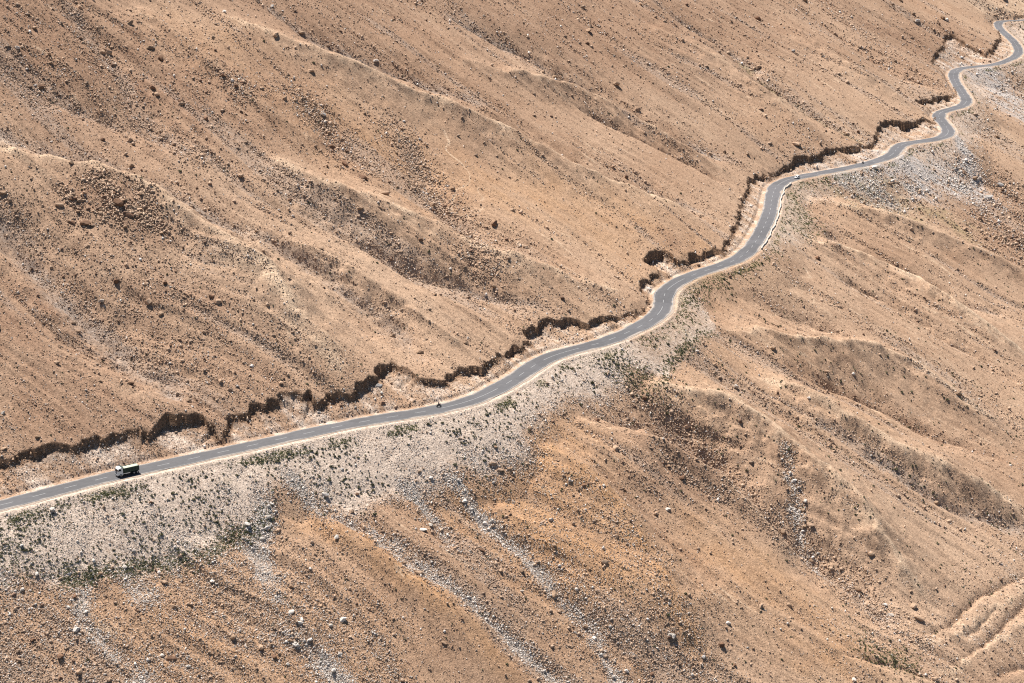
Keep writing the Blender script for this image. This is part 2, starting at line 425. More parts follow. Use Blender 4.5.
# let the grid follow the rim, so that the wall drops along a clean broken edge
moved = np.zeros(GX.shape, bool)
IDX = np.arange(NR * NA).reshape(NR, NA)
for pa, pb in ((IDX[:-1], IDX[1:]), (IDX[:, :-1], IDX[:, 1:])):
    pa, pb = pa.ravel(), pb.ravel()
    k = np.nonzero((cut[pa] != cut[pb]) & (DR[pa] > 7.6) & (DR[pb] > 7.6) & ~moved[pa] & ~moved[pb])[0]
    pa, pb = pa[k], pb[k]
    x0, y0, x1, y1 = GX[pa].copy(), GY[pa].copy(), GX[pb].copy(), GY[pb].copy()
    l0, l1 = np.zeros(len(pa)), np.ones(len(pa))
    for _ in range(7):
        lm = (l0 + l1) / 2
        same = inside(x0 + (x1 - x0) * lm, y0 + (y1 - y0) * lm, cut_poly) == cut[pa]
        l0 = np.where(same, lm, l0); l1 = np.where(same, l1, lm)
    L = np.hypot(x1 - x0, y1 - y0); e = np.minimum(.12 / L, .3)
    for p, lam in ((pa, np.clip(l0 - e, 0, 1)), (pb, np.clip(l0 + e, 0, 1))):
        GX[p] = x0 + (x1 - x0) * lam; GY[p] = y0 + (y1 - y0) * lam
        c = cut[p]
        H[p[~c]] = nat(GX[p[~c]], GY[p[~c]])
        pc = p[c]
        kk = ((GX[pc][:, None] - rimP[None, :, 0]) ** 2 + (GY[pc][:, None] - rimP[None, :, 1]) ** 2).argmin(1)
        H[pc] = np.minimum(nat(GX[pc], GY[pc]), np.maximum(rimZ[kk] - np.clip(rimH[kk], .3, 9), .4) + .5 * np.abs(bumps[pc]))
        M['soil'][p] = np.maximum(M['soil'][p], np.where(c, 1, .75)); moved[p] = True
# road bench and fill
bench = DR < 6.2
low = (SD < 0) & (DR < 90)
fill = -.25 - .62 * np.maximum(DR - 5.6, 0) - .005 * np.maximum(DR - 5.6, 0) ** 2 + .25 * bumps
H = np.where(low & ~bench, np.where(DR < 14, np.minimum(np.maximum(H, fill), -.25 - .12 * (DR - 6.2)), np.maximum(H, fill)), H)
H = np.where((SD > 0) & (DR < 14) & ~bench & ~cut, np.maximum(np.minimum(H, .3 + .9 * (DR - 6.0)), -.1), H)
H = np.where(bench, -.16, H)
M['pale'] = np.where(DR < 7.4, np.maximum(M['pale'] * .5, .15 + .6 * spot), M['pale'])

# scree of the embankment
SCR = [(-80, 592), (0, 583), (60, 579), (130, 569), (200, 561), (240, 541), (262, 517), (287, 489), (310, 502), (340, 520), (400, 497), (450, 492), (480, 482), (520, 462), (545, 428), (575, 404), (600, 398),
       (622, 394), (628, 372), (645, 368), (667, 373), (674, 357), (700, 345), (716, 325), (703, 312), (694, 297), (700, 287), (740, 276), (775, 258), (812, 234), (806, 208), (822, 196), (870, 188), (960, 182), (975, 150), (985, 110), (1000, 85), (1060, 80)]
scw = unproject(*np.array(SCR, float).T, nat)
scr_poly = np.concatenate([resample(scw, 8), road[::-2]])
cand = np.nonzero((DR < 150) & (SD < 0))[0]
tong = (9 * perlin(wa[cand] / 7.5, U_[cand] / 60, 391) + 6 * perlin(wa[cand] / 3.2, U_[cand] / 40, 393)) * sstep(9, 24, DR[cand])
ins = inside(GX[cand] + .6 * wob_x[cand] + wob_x2[cand] + EU[0] * tong, GY[cand] + .6 * wob_y[cand] + wob_y2[cand] + EU[1] * tong, scr_poly)
scr = np.zeros(GX.shape); scr[cand] = ins
grid = scr.reshape(NR, NA)
for n_ in (2, 3, 5, 6):
    grid = (np.roll(grid, n_, 0) + np.roll(grid, -n_, 0) + np.roll(grid, 2 * n_, 1) + np.roll(grid, -2 * n_, 1) + grid) / 5
scr = grid.ravel()
far_fade = 1 - sstep(850, 950, A_) * .35
M['scree'] = np.maximum(M['scree'], np.clip(scr * (1.0 + .35 * spot), 0, 1.1) * far_fade)
M['orange'] *= 1 - scr; M['pale'] *= 1 - .6 * scr * (DR > 7)
M['scrub'] = scr * (1 - .93 * sstep(24, 36, DR + 10 * spot)) * sstep(-.25, .35, fbm(GX / 22, GY / 22, 201, 3) + .25)
verge = (SD < 0) * np.exp(-((DR - 8.2) / 1.6) ** 2)
M['grass'] = verge * sstep(-.1, .5, fbm(GX / 16, GY / 16, 221, 3) + .2)
for pts, wid, w in (([(672, 318), (684, 305), (690, 292), (720, 283)], 6, 1), ([(640, 345), (664, 333), (690, 325)], 4, .9), ([(688, 352), (672, 362), (664, 380)], 2.2, 1), ([(664, 362), (690, 350), (712, 336)], 2, .8),
                    ([(705, 275), (735, 268), (765, 252)], 6, .9), ([(785, 190), (800, 215), (800, 235)], 9, 1), ([(790, 185), (830, 183)], 6, .7),
                    ([(60, 580), (130, 568), (200, 560), (235, 545), (262, 515)], 2.5, .9), ([(0, 560), (10, 540), (40, 520)], 8, .3), ([(560, 345), (600, 360), (640, 380)], 8, .5),
                    ([(870, 650), (885, 660), (905, 668)], 5, .6)):
    P = resample(unproject(*np.array(pts, float).T, nat), 5)
    D, T = poly_dist(WX, WY, P, wid * 3)
    M['grass'] = np.maximum(M['grass'], w * np.exp(-(np.where(np.isfinite(D), D, 1e3) / wid) ** 2) * .8)
M['green'] = np.maximum(M['green'], .55 * M['grass'])
edge = np.clip(scr * (1 - scr) * 4, 0, 1)
a0_, a1_ = [float(p @ EA) for p in (level(618, 338), level(835, 171))]
bare = sstep(a0_ - 12, a0_ + 6, A_) * (1 - sstep(a1_ - 20, a1_ + 10, A_))
WEDGE = [(606, 354), (640, 338), (690, 317), (700, 312), (708, 317), (716, 327), (706, 338), (690, 347), (677, 354), (672, 362), (668, 377), (652, 371), (640, 372), (630, 366), (618, 364)]
wdg = unproject(*np.array(WEDGE, float).T, nat)
wd = np.zeros(GX.shape); cand = np.nonzero((SD < 0) & (DR < 130))[0]
wd[cand] = inside(GX[cand] + .35 * wob_x2[cand], GY[cand] + .35 * wob_y2[cand], wdg)
M['scree'] = np.where(wd > 0, .85 + .25 * spot, M['scree'])
for k in ('rocks', 'scrub', 'orange', 'green', 'grey', 'brown'):
    M[k] = M[k] * (1 - .88 * wd)
scr_rock = scr * (1 - .9 * wd) * (.04 + .6 * spot) * (1 - .65 * sstep(24, 36, DR + 10 * spot)) + .8 * edge
scr_rock *= 1 - .75 * bare
M['scree'] *= 1 - .45 * bare * scr
M['green'] = np.maximum(M['green'], bare * scr * .5 * sstep(-.2, .4, spot))
M['scrub'] *= 1 - .5 * bare
M['green'] = np.maximum(M['green'], scr * .3 * (1 - sstep(12, 24, DR)) * sstep(-.3, .4, spot))
M['rocks'] = np.maximum(M['rocks'], np.clip(scr_rock, 0, 2))
for k in M:
    M[k] = np.clip(M[k], 0, 3)

# ------------------------------------------------------------------ materials


def nodes(m):
    m.use_nodes = True
    nt = m.node_tree
    b = nt.nodes['Principled BSDF']
    return nt, b


def simple(name, col, rough=.6, metal=0.0, spec=.5):
    m = bpy.data.materials.new(name)
    nt, b = nodes(m)
    b.inputs['Roughness'].default_value = rough
    b.inputs['Metallic'].default_value = metal
    b.inputs['Specular IOR Level'].default_value = spec
    n = nt.nodes.new('ShaderNodeTexNoise'); n.inputs['Scale'].default_value = 9; n.inputs['Detail'].default_value = 4
    tc = nt.nodes.new('ShaderNodeTexCoord'); nt.links.new(tc.outputs['Object'], n.inputs['Vector'])
    r = nt.nodes.new('ShaderNodeValToRGB')
    r.color_ramp.elements[0].color = [c * .82 for c in col] + [1]; r.color_ramp.elements[1].color = [min(1, c * 1.1) for c in col] + [1]
    nt.links.new(n.outputs['Fac'], r.inputs['Fac']); nt.links.new(r.outputs['Color'], b.inputs['Base Color'])
    return m


def noise_node(nt, vec, scale, detail=4, rough=.6):
    n = nt.nodes.new('ShaderNodeTexNoise')
    n.inputs['Scale'].default_value = scale; n.inputs['Detail'].default_value = detail; n.inputs['Roughness'].default_value = rough
    nt.links.new(vec, n.inputs['Vector'])
    return n.outputs['Fac']


def ramp(nt, fac, e0, e1, c0=(0, 0, 0, 1), c1=(1, 1, 1, 1)):
    r = nt.nodes.new('ShaderNodeValToRGB')
    r.color_ramp.elements[0].position = e0; r.color_ramp.elements[1].position = e1
    r.color_ramp.elements[0].color = c0; r.color_ramp.elements[1].color = c1
    nt.links.new(fac, r.inputs['Fac'])
    return r.outputs['Color']


def mix(nt, fac, a, b, mode='MIX'):
    n = nt.nodes.new('ShaderNodeMix'); n.data_type = 'RGBA'; n.blend_type = mode
    for s_, v in ((n.inputs[0], fac), (n.inputs[6], a), (n.inputs[7], b)):
        if isinstance(v, (int, float)):
            s_.default_value = v
        elif isinstance(v, tuple):
            s_.default_value = v if len(v) == 4 else v + (1,)
        else:
            nt.links.new(v, s_)
    return n.outputs[2]


def math_node(nt, op, a, b):
    n = nt.nodes.new('ShaderNodeMath'); n.operation = op
    for s_, v in ((n.inputs[0], a), (n.inputs[1], b)):
        if isinstance(v, (int, float)):
            s_.default_value = v
        else:
            nt.links.new(v, s_)
    return n.outputs[0]


def ground_material():
    m = bpy.data.materials.new('dry_earth')
    nt, b = nodes(m)
    b.inputs['Roughness'].default_value = 1.0; b.inputs['Specular IOR Level'].default_value = .05
    tc = nt.nodes.new('ShaderNodeTexCoord'); V = tc.outputs['Object']

    def att(name):
        a = nt.nodes.new('ShaderNodeAttribute'); a.attribute_name = name
        sc = nt.nodes.new('ShaderNodeSeparateColor'); nt.links.new(a.outputs['Color'], sc.inputs[0])
        return sc.outputs
    m1, m2, m3 = att('tint_a'), att('tint_b'), att('tint_c')
    big = noise_node(nt, V, .011, 5, .6); med = noise_node(nt, V, .09, 5, .65); fine = noise_node(nt, V, .9, 5, .7); grain = noise_node(nt, V, 4.5, 3, .6)
    c = ramp(nt, big, .35, .65, (.36, .235, .155, 1), (.49, .35, .245, 1))
    c = mix(nt, .35, c, ramp(nt, med, .3, .7, (.34, .215, .14, 1), (.49, .35, .245, 1)))
    c = mix(nt, m1[0], c, mix(nt, med, (.43, .24, .12), (.515, .325, .185)))
    c = mix(nt, m3[0], c, mix(nt, med, (.24, .145, .095), (.335, .215, .145)))

    def broken(f, lo_, hi_, src=fine):          # ragged edges: the tint breaks up through finer noise
        k = math_node(nt, 'ADD', f, math_node(nt, 'MULTIPLY', math_node(nt, 'SUBTRACT', src, .5), 1.1))
        return ramp(nt, k, lo_, hi_)
    c = mix(nt, broken(m1[1], .25, .85), c, mix(nt, fine, (.29, .225, .18), (.44, .36, .30)))
    c = mix(nt, broken(m1[2], .3, 1.1), c, mix(nt, med, (.60, .44, .30), (.68, .53, .385)))
    c = mix(nt, broken(m2[0], .25, .75), c, mix(nt, fine, (.51, .405, .325), (.69, .58, .48)))
    c = mix(nt, broken(m3[1], .25, .75), c, mix(nt, fine, (.36, .32, .29), (.60, .56, .53)))
    c = mix(nt, math_node(nt, 'MULTIPLY', broken(m2[1], .3, .9, med), .7), c, mix(nt, fine, (.22, .19, .085), (.36, .30, .16)))
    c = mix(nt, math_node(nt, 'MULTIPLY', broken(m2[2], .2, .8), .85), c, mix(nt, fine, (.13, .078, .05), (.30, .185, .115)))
    # pebbles: each cell its own tone
    for sc_, amt in ((2.0, .6), (4.2, .65)):
        v = nt.nodes.new('ShaderNodeTexVoronoi'); v.inputs['Scale'].default_value = sc_; nt.links.new(V, v.inputs['Vector'])
        hs = nt.nodes.new('ShaderNodeSeparateColor'); nt.links.new(v.outputs['Color'], hs.inputs[0])
        c = mix(nt, amt, c, mix(nt, 1.0, c, ramp(nt, hs.outputs[0], .0, 1.0, (.58, .56, .55, 1), (1.28, 1.27, 1.26, 1)), 'MULTIPLY'))
    c = mix(nt, .8, c, mix(nt, 1.0, c, ramp(nt, grain, .3, .72, (.72, .7, .69, 1), (1.22, 1.21, 1.2, 1)), 'MULTIPLY'))
    nt.links.new(c, b.inputs['Base Color'])
    v = nt.nodes.new('ShaderNodeTexVoronoi'); v.inputs['Scale'].default_value = 2.1; nt.links.new(V, v.inputs['Vector'])
    hgt = math_node(nt, 'ADD', math_node(nt, 'MULTIPLY', fine, .45), math_node(nt, 'MULTIPLY', v.outputs['Distance'], -.35))
    hgt = math_node(nt, 'ADD', hgt, math_node(nt, 'MULTIPLY', grain, .35))
    bp = nt.nodes.new('ShaderNodeBump'); bp.inputs['Strength'].default_value = 1.0; bp.inputs['Distance'].default_value = .22
    nt.links.new(hgt, bp.inputs['Height']); nt.links.new(bp.outputs['Normal'], b.inputs['Normal'])
    return m


def rock_material(name, attr=None, col=None):
    m = bpy.data.materials.new(name)
    nt, b = nodes(m)
    b.inputs['Roughness'].default_value = .95; b.inputs['Specular IOR Level'].default_value = .1
    tc = nt.nodes.new('ShaderNodeTexCoord'); V = tc.outputs['Object']
    f = noise_node(nt, V, 1.3, 6, .7)
    if attr:
        a = nt.nodes.new('ShaderNodeAttribute'); a.attribute_name = attr; c = a.outputs['Color']
    else:
        oi = nt.nodes.new('ShaderNodeObjectInfo')
        c = mix(nt, 1.0, tuple(col), ramp(nt, oi.outputs['Random'], 0, 1, (.75, .74, .72, 1), (1.2, 1.2, 1.2, 1)), 'MULTIPLY')
    c = mix(nt, 1.0, c, ramp(nt, f, .3, .7, (.72, .7, .68, 1), (1.15, 1.15, 1.15, 1)), 'MULTIPLY')
    nt.links.new(c, b.inputs['Base Color'])
    bp = nt.nodes.new('ShaderNodeBump'); bp.inputs['Strength'].default_value = .7; bp.inputs['Distance'].default_value = .25
    nt.links.new(f, bp.inputs['Height']); nt.links.new(bp.outputs['Normal'], b.inputs['Normal'])
    return m


def big_mesh(name, co, quads=None, tris=None, mat=None, attrs=None, smooth=False):
    me = bpy.data.meshes.new(name)
    n = len(co)
    F4 = np.asarray(quads if quads is not None else tris, np.int32); k = F4.shape[1]
    me.vertices.add(n); me.vertices.foreach_set('co', np.ascontiguousarray(co, np.float32).ravel())
    me.loops.add(F4.size); me.loops.foreach_set('vertex_index', F4.ravel())
    me.polygons.add(len(F4)); me.polygons.foreach_set('loop_start', np.arange(0, F4.size, k, dtype=np.int32))
    me.update(calc_edges=True)
    if smooth:
        me.polygons.foreach_set('use_smooth', np.ones(len(F4), bool))
    for an, arr in (attrs or {}).items():
        at = me.attributes.new(an, 'FLOAT_COLOR', 'POINT')
        at.data.foreach_set('color', np.ascontiguousarray(np.concatenate([arr, np.ones((n, 1))], 1), np.float32).ravel())
    if mat:
        me.materials.append(mat)
    ob = bpy.data.objects.new(name, me)
    C.objects.link(ob)
    return ob


# ------------------------------------------------------------------ hillside
ii, jj = np.meshgrid(np.arange(NR - 1), np.arange(NA - 1), indexing='ij')
q0 = (ii * NA + jj).ravel()
quads = np.stack([q0, q0 + 1, q0 + NA + 1, q0 + NA], -1)[:, ::-1]
hill = big_mesh('hillside', np.stack([GX, GY, H], -1), quads=quads, mat=ground_material(), smooth=True, attrs={
    'tint_a': np.stack([M['orange'], M['grey'], M['pale']], -1), 'tint_b': np.stack([M['scree'], M['green'], M['soil']], -1), 'tint_c': np.stack([M['brown'], M['blue'], 0 * H], -1)})
hill['kind'] = 'structure'
ground = sampler(H)

# ------------------------------------------------------------------ road, shoulders, markings
tang = np.gradient(road, axis=0); tang /= np.hypot(*tang.T)[:, None]
norm = np.stack([-tang[:, 1], tang[:, 0]], -1)       # uphill
r_s = np.concatenate([[0], np.cumsum(np.hypot(*np.diff(road, axis=0).T))])


def strip(offs, zs, i0=0, i1=None):
    """cross-section polyline swept along the road; offsets may be arrays"""
    i1 = len(road) if i1 is None else i1
    n = i1 - i0; k = len(offs)
    co = np.zeros((n, k, 3))
    for j in range(k):
        oj = offs[j][i0:i1, None] if np.ndim(offs[j]) else offs[j]
        co[:, j, :2] = road[i0:i1] + norm[i0:i1] * oj
        co[:, j, 2] = zs[j]
    a, b_ = np.meshgrid(np.arange(n - 1), np.arange(k - 1), indexing='ij')
    q = (a * k + b_).ravel()
    return co.reshape(-1, 3), np.stack([q, q + k, q + k + 1, q + 1], -1)[:, ::-1]


def asphalt_material():
    m = bpy.data.materials.new('worn_asphalt')
    nt, b = nodes(m)
    b.inputs['Roughness'].default_value = .75
    tc = nt.nodes.new('ShaderNodeTexCoord'); V = tc.outputs['Object']
    c = ramp(nt, noise_node(nt, V, .05, 5, .6), .35, .65, (.060, .058, .061, 1), (.083, .080, .084, 1))
    c = mix(nt, .5, c, ramp(nt, noise_node(nt, V, .6, 5, .7), .3, .7, (.052, .051, .054, 1), (.092, .089, .093, 1)))
    a = nt.nodes.new('ShaderNodeAttribute'); a.attribute_name = 'wear'
    c = mix(nt, math_node(nt, 'MULTIPLY', a.outputs['Fac'], .6), c, mix(nt, 1.0, c, (1.3, 1.29, 1.29), 'MULTIPLY'))
    pv = nt.nodes.new('ShaderNodeTexVoronoi'); pv.inputs['Scale'].default_value = .055; nt.links.new(V, pv.inputs['Vector'])
    ps = nt.nodes.new('ShaderNodeSeparateColor'); nt.links.new(pv.outputs['Color'], ps.inputs[0])
    c = mix(nt, 1.0, c, ramp(nt, ps.outputs[0], .1, .9, (.86, .86, .86, 1), (1.1, 1.1, 1.1, 1)), 'MULTIPLY')
    a2 = nt.nodes.new('ShaderNodeAttribute'); a2.attribute_name = 'dust'
    k = ramp(nt, math_node(nt, 'ADD', a2.outputs['Fac'], math_node(nt, 'MULTIPLY', math_node(nt, 'SUBTRACT', noise_node(nt, V, .7, 5, .7), .5), .9)), .2, .9)
    c = mix(nt, k, c, (.36, .295, .24))
    nt.links.new(c, b.inputs['Base Color'])
    return m


half = 3.7 + .2 * fbm(r_s / 14, 0 * r_s, 251, 3)
bend = np.abs(gauss(np.gradient(np.unwrap(np.arctan2(tang[:, 1], tang[:, 0]))), 4)) / 2
half = half + np.clip(gauss(bend, 8) * 45, 0, .9)
lat = np.linspace(-1, 1, 25)
co, q = strip([half * v for v in lat], [.06 - .04 * abs(v) for v in lat])
wear = np.tile(np.exp(-((np.abs(np.abs(lat) - .5) - .22) / .1) ** 2), len(road)) * np.repeat(.6 + .5 * fbm(r_s / 25, 0 * r_s, 253, 3), len(lat))
rd = big_mesh('road', co, quads=q, mat=asphalt_material(), attrs={'dust': np.stack([np.clip(np.tile(sstep(.62, 1.05, np.abs(lat)), len(road)) * np.repeat(.55 + .9 * fbm(r_s / 12, 0 * r_s, 257, 4, .7), len(lat)), 0, 1)] * 3, -1), 'wear': np.stack([wear * .8 + np.repeat(1.9 * sstep(330, 620, r_s) + .3 * sstep(700, 1200, r_s), len(lat))] * 3, -1)}); rd['kind'] = 'structure'
sh_mat = bpy.data.materials.new('shoulder_gravel')
nt, b = nodes(sh_mat); b.inputs['Roughness'].default_value = 1
tc = nt.nodes.new('ShaderNodeTexCoord')
cc = mix(nt, .6, ramp(nt, noise_node(nt, tc.outputs['Object'], .25, 5, .7), .35, .65, (.26, .205, .157, 1), (.39, .315, .25, 1)), ramp(nt, noise_node(nt, tc.outputs['Object'], 2.0, 3), .3, .7, (.25, .19, .143, 1), (.43, .35, .285, 1)))
nt.links.new(cc, b.inputs['Base Color'])
up_w = half + .38 + .5 * fbm(r_s / 9, 0 * r_s, 261, 4, .7); dn_w = half + .7 + .8 * fbm(r_s / 11, 0 * r_s, 271, 3)
co, q = strip([-dn_w, -half + .25], [-.09, -.012]); x_ = big_mesh('road_shoulder', co, quads=q, mat=sh_mat); x_['kind'] = 'structure'
co, q = strip([half - .25, up_w], [-.012, -.09]); x_ = big_mesh('road_shoulder', co, quads=q, mat=sh_mat); x_['kind'] = 'structure'
paint = simple('worn_road_paint', (.36, .36, .355), .7)
cos, qs, n0 = [], [], 0
i = 0
while i < len(road) - 4:                             # centre dashes: 4 m painted, 5 m gap
    solid = bend[i] > .012
    cnt = 3 if not solid else 5
    co, q = strip([-.08, .08], [.066, .066], i, min(len(road), i + cnt))
    cos.append(co); qs.append(q + n0); n0 += len(co)
    i += 5 if not solid else 4
for sgn in (-1, 1):                                  # edge lines
    co, q = strip([sgn * (half - .32) - .07, sgn * (half - .32) + .07], [.046, .046])
    cos.append(co); qs.append(q + n0); n0 += len(co)
mk = big_mesh('road_markings', np.concatenate(cos), quads=np.concatenate(qs), mat=paint); mk['kind'] = 'structure'


# ------------------------------------------------------------------ stones and boulders
def ico(sub):
    bm = bmesh.new(); bmesh.ops.create_icosphere(bm, subdivisions=sub, radius=1)
    v = np.array([x.co[:] for x in bm.verts]); f = np.array([[w.index for w in x.verts] for x in bm.faces]); bm.free()
    return v, f


def rock_shape(sub, seed):
    g = np.random.default_rng(seed)
    v, f = ico(sub)
    v = v * (1 + .12 * g.standard_normal((len(v), 1)))
    for _ in range(7):                               # chop flat facets
        n = g.standard_normal(3); n /= np.linalg.norm(n); d = g.uniform(.45, .8)
        k = v @ n - d
        v = v - np.clip(k, 0, None)[:, None] * n * .9
    v *= np.array([g.uniform(.85, 1.35), g.uniform(.7, 1.05), g.uniform(.5, .85)])
    return v, f


def occl_ok(x, y, z):
    u, v, d = project(x, y, z)
    return (u > -4) & (u < 1028) & (v > -4) & (v < 687)


gx2 = GX; prob = .055 + 3.0 * M['streak'] + (M['rocks'] - .95 * np.clip(M['big'], 0, 2)) * (.6 + .8 * sstep(-.3, .5, spot)) + .5 * sstep(.1, .7, st3 + .5 * fbm(GX / 12, GY / 12, 281, 3)) * (.5 + M['brown'] + M['grey'])
prob = np.where(DR < 6.4, 0, prob)
ok = occl_ok(GX, GY, H)
# how much picture each grid cell covers, so stones are spread by what can be seen
uu, vv, dd_ = project(GX, GY, H)
cov = np.zeros((NR, NA)); cov[:-1, :] = np.maximum(0, vv.reshape(NR, NA)[:-1] - vv.reshape(NR, NA)[1:])
hid = np.maximum.accumulate(-vv.reshape(NR, NA), 0) > -vv.reshape(NR, NA) + .3
cov[hid] = 0
prob = prob * ok * np.clip(cov.ravel(), 0, 3)
cdf = np.cumsum(prob)
NST = 230000
pick = np.searchsorted(cdf, rng.random(NST) * cdf[-1])
sx = GX[pick] + rng.uniform(-.5, .5, NST); sy = GY[pick] + rng.uniform(-.6, .6, NST)
sz = ground(sx, sy)
_, _, sd = project(sx, sy, sz)
kscr, kblue, kbrown, krocks = M['scree'][pick], M['blue'][pick], M['brown'][pick], M['rocks'][pick]
spx = 1.06 * rng.random(NST) ** -.235 * (.86 + .22 * np.clip(krocks - .45 * kscr, 0, 2.2)) * (1 + 1.5 * M['big'][pick] * rng.random(NST) ** 2)
spx = np.where(kscr > .4, .82 * spx, spx)
spx = np.clip(spx, .8, 8)
srad = spx * sd / F * .5
white = rng.random(NST) < np.clip(.10 + .5 * kscr + .75 * kblue + .6 * M['streak'][pick] - .2 * M['big'][pick], 0, .85)
dark = ~white & (rng.random(NST) < .10 + .16 * kbrown - .12 * kscr)
cols = np.where(white[:, None], np.array([[.66, .60, .545]]) * rng.uniform(.65, 1.25, (NST, 1)), np.where(dark[:, None], np.array([[.22, .14, .10]]), np.array([[.45, .325, .235]])) * rng.uniform(.7, 1.35, (NST, 1)))
cols = np.clip(cols, .02, .85)

# boulders one can pick out by eye: pixel, size in pixels, tone, label
SPECIAL = [
    (493, 464, 8, 'tan', 'broad brown boulder at the foot of the pale scree, just above the orange slope'),
    (331, 625, 7, 'pale', 'large rounded pale boulder alone on the orange slope below the scree'),
    (423, 529, 6, 'pale', 'white boulder heading the short white stone streak under the scree'),
    (485, 522, 6, 'pale', 'white boulder at the top of the long white stone stripe'),
    (342, 468, 5, 'pale', 'bright white boulder among green scrub in the middle of the scree'),
    (357, 493, 5, 'dark', 'rust brown boulder at the lower edge of the scree beside green scrub'),
    (891, 614, 7, 'pale', 'big white boulder lowest in the gully, next to the terraces'),
    (885, 604, 6, 'pale', 'whitish boulder just above the biggest white one in the gully'),
    (913, 605, 9, 'tan', 'large rounded tan boulder right of the white gully boulders'),
    (919, 618, 8, 'tan', 'flat tan boulder casting a dark shadow just below the large rounded one'),
    (911, 590, 5, 'tan', 'small tan boulder uphill of the large rounded pair near the terraces'),
    (871, 554, 9, 'tan', 'lone large rounded tan boulder on the spur left of the terraces'),
    (810, 524, 8, 'tan', 'pale tan slab boulder midway along the boulder filled gully'),
    (805, 500, 6, 'pale', 'whitish boulder in the upper line of stones leading into the gully'),
    (794, 480, 5, 'pale', 'top white boulder of the stone line leading into the gully'),
    (818, 552, 5, 'pale', 'white boulder at the lower end of the stone line in the gully'),
    (728, 622, 6, 'pale', 'bright white boulder standing alone on the lower orange slope'),
    (57, 362, 6, 'tan', 'reddish boulder with a deep shadow alone on the smooth brown slope'),
    (3, 412, 6, 'pale', 'pale boulder at the picture edge above the cut bank'),
    (130, 23, 8, 'tan', 'long flat pale boulder high on the brown upper slope'),
    (152, 86, 7, 'dark', 'dark boulder standing alone on the upper brown slope'),
    (42, 86, 7, 'dark', 'dark squat boulder in the rubble at the upper left'),
    (386, 193, 8, 'tan', 'rounded tan boulder below the dark line of outcrop rocks'),
    (345, 163, 9, 'dark', 'largest dark rock in the diagonal outcrop above the road'),
    (363, 177, 8, 'dark', 'lowest dark rock of the diagonal outcrop above the road'),
    (331, 146, 8, 'dark', 'uppermost dark rock of the diagonal outcrop above the road'),
    (84, 223, 12, 'dark', 'biggest dark angular boulder in the middle of the talus patch'),
    (72, 222, 8, 'dark', 'dark boulder touching the biggest talus boulder from the uphill side'),
    (60, 205, 9, 'tan', 'brown boulder at the outer upslope corner of the talus patch'),
    (118, 203, 11, 'dark', 'large dark boulder near the top of the talus patch'),
    (130, 215, 9, 'dark', 'dark boulder just below the top boulder of the talus patch'),
    (80, 200, 8, 'tan', 'pale brown boulder in the upper row of the talus patch'),
    (117, 281, 9, 'dark', 'dark boulder with black shadow alone below the talus patch'),
    (127, 265, 7, 'tan', 'brown boulder in the lower scatter of the talus patch'),
    (148, 301, 10, 'tan', 'large pale boulder cluster stone at the foot of the talus patch'),
    (165, 282, 7, 'dark', 'dark boulder to the side of the talus patch foot'),
    (211, 296, 7, 'dark', 'dark boulder at the top of a short boulder trail down the brown slope'),
    (204, 331, 7, 'tan', 'tan boulder at the bottom of a short boulder trail down the brown slope'),
    (87, 245, 8, 'tan', 'slab shaped tan boulder below the biggest dark talus boulder'),
    (817, 257, 8, 'dark', 'dark boulder on the pale crest below the road bend'),
    (645, 398, 7, 'dark', 'black shadowed boulder just under the tip of the light scree wedge'),
    (224, 11, 6, 'pale', 'pale flat stone near the top edge of the upper slope'),
    (242, 82, 6, 'dark', 'dark stone in the small rubble patch of the upper slope'),
    (272, 5, 6, 'pale', 'white stone at the top edge of the upper slope'),
    (376, 60, 5, 'pale', 'small white stone on the smooth upper slope'),
]


def rock_mat(tone):
    return ROCKM[tone]


ROCKM = {'tan': rock_material('tan_rock', col=(.42, .29, .20)), 'dark': rock_material('dark_rock', col=(.22, .13, .085)), 'pale': rock_material('pale_rock', col=(.64, .58, .52))}
shapes = [rock_shape(2, 900 + k) for k in range(9)]
rock_meshes = {}
for tone in ROCKM:
    for k, (v, f) in enumerate(shapes):
        me = bpy.data.meshes.new('boulder'); me.from_pydata(v.tolist(), [], f.tolist()); me.materials.append(ROCKM[tone])
        rock_meshes[tone, k] = me
TONE = {'tan': 'tan', 'dark': 'dark brown', 'pale': 'whitish'}


def put_boulder(x, y, rad, tone, label, group):
    ob = bpy.data.objects.new('boulder', rock_meshes[tone, random.randrange(9)])
    C.objects.link(ob)
    ob.location = (x, y, float(ground(np.array(x), np.array(y))) + rad * .22)
    ob.scale = (rad * random.uniform(.9, 1.2), rad * random.uniform(.8, 1.1), rad * random.uniform(.85, 1.15))
    ob.rotation_euler = (random.uniform(-.35, .35), random.uniform(-.35, .35), random.uniform(0, 6.28))
    ob['label'] = label; ob['category'] = 'boulder'; ob['group'] = group


sp_px = np.array([s_[:2] for s_ in SPECIAL], float)
sp_w = unproject(sp_px[:, 0], sp_px[:, 1] + 1.5, ground)
for (px, py, size, tone, label), (x, y) in zip(SPECIAL, sp_w):
    d = project(x, y, float(ground(x, y)))[2]
    put_boulder(x, y, size * d / F * .5, tone, label, 'boulders on the hillside')

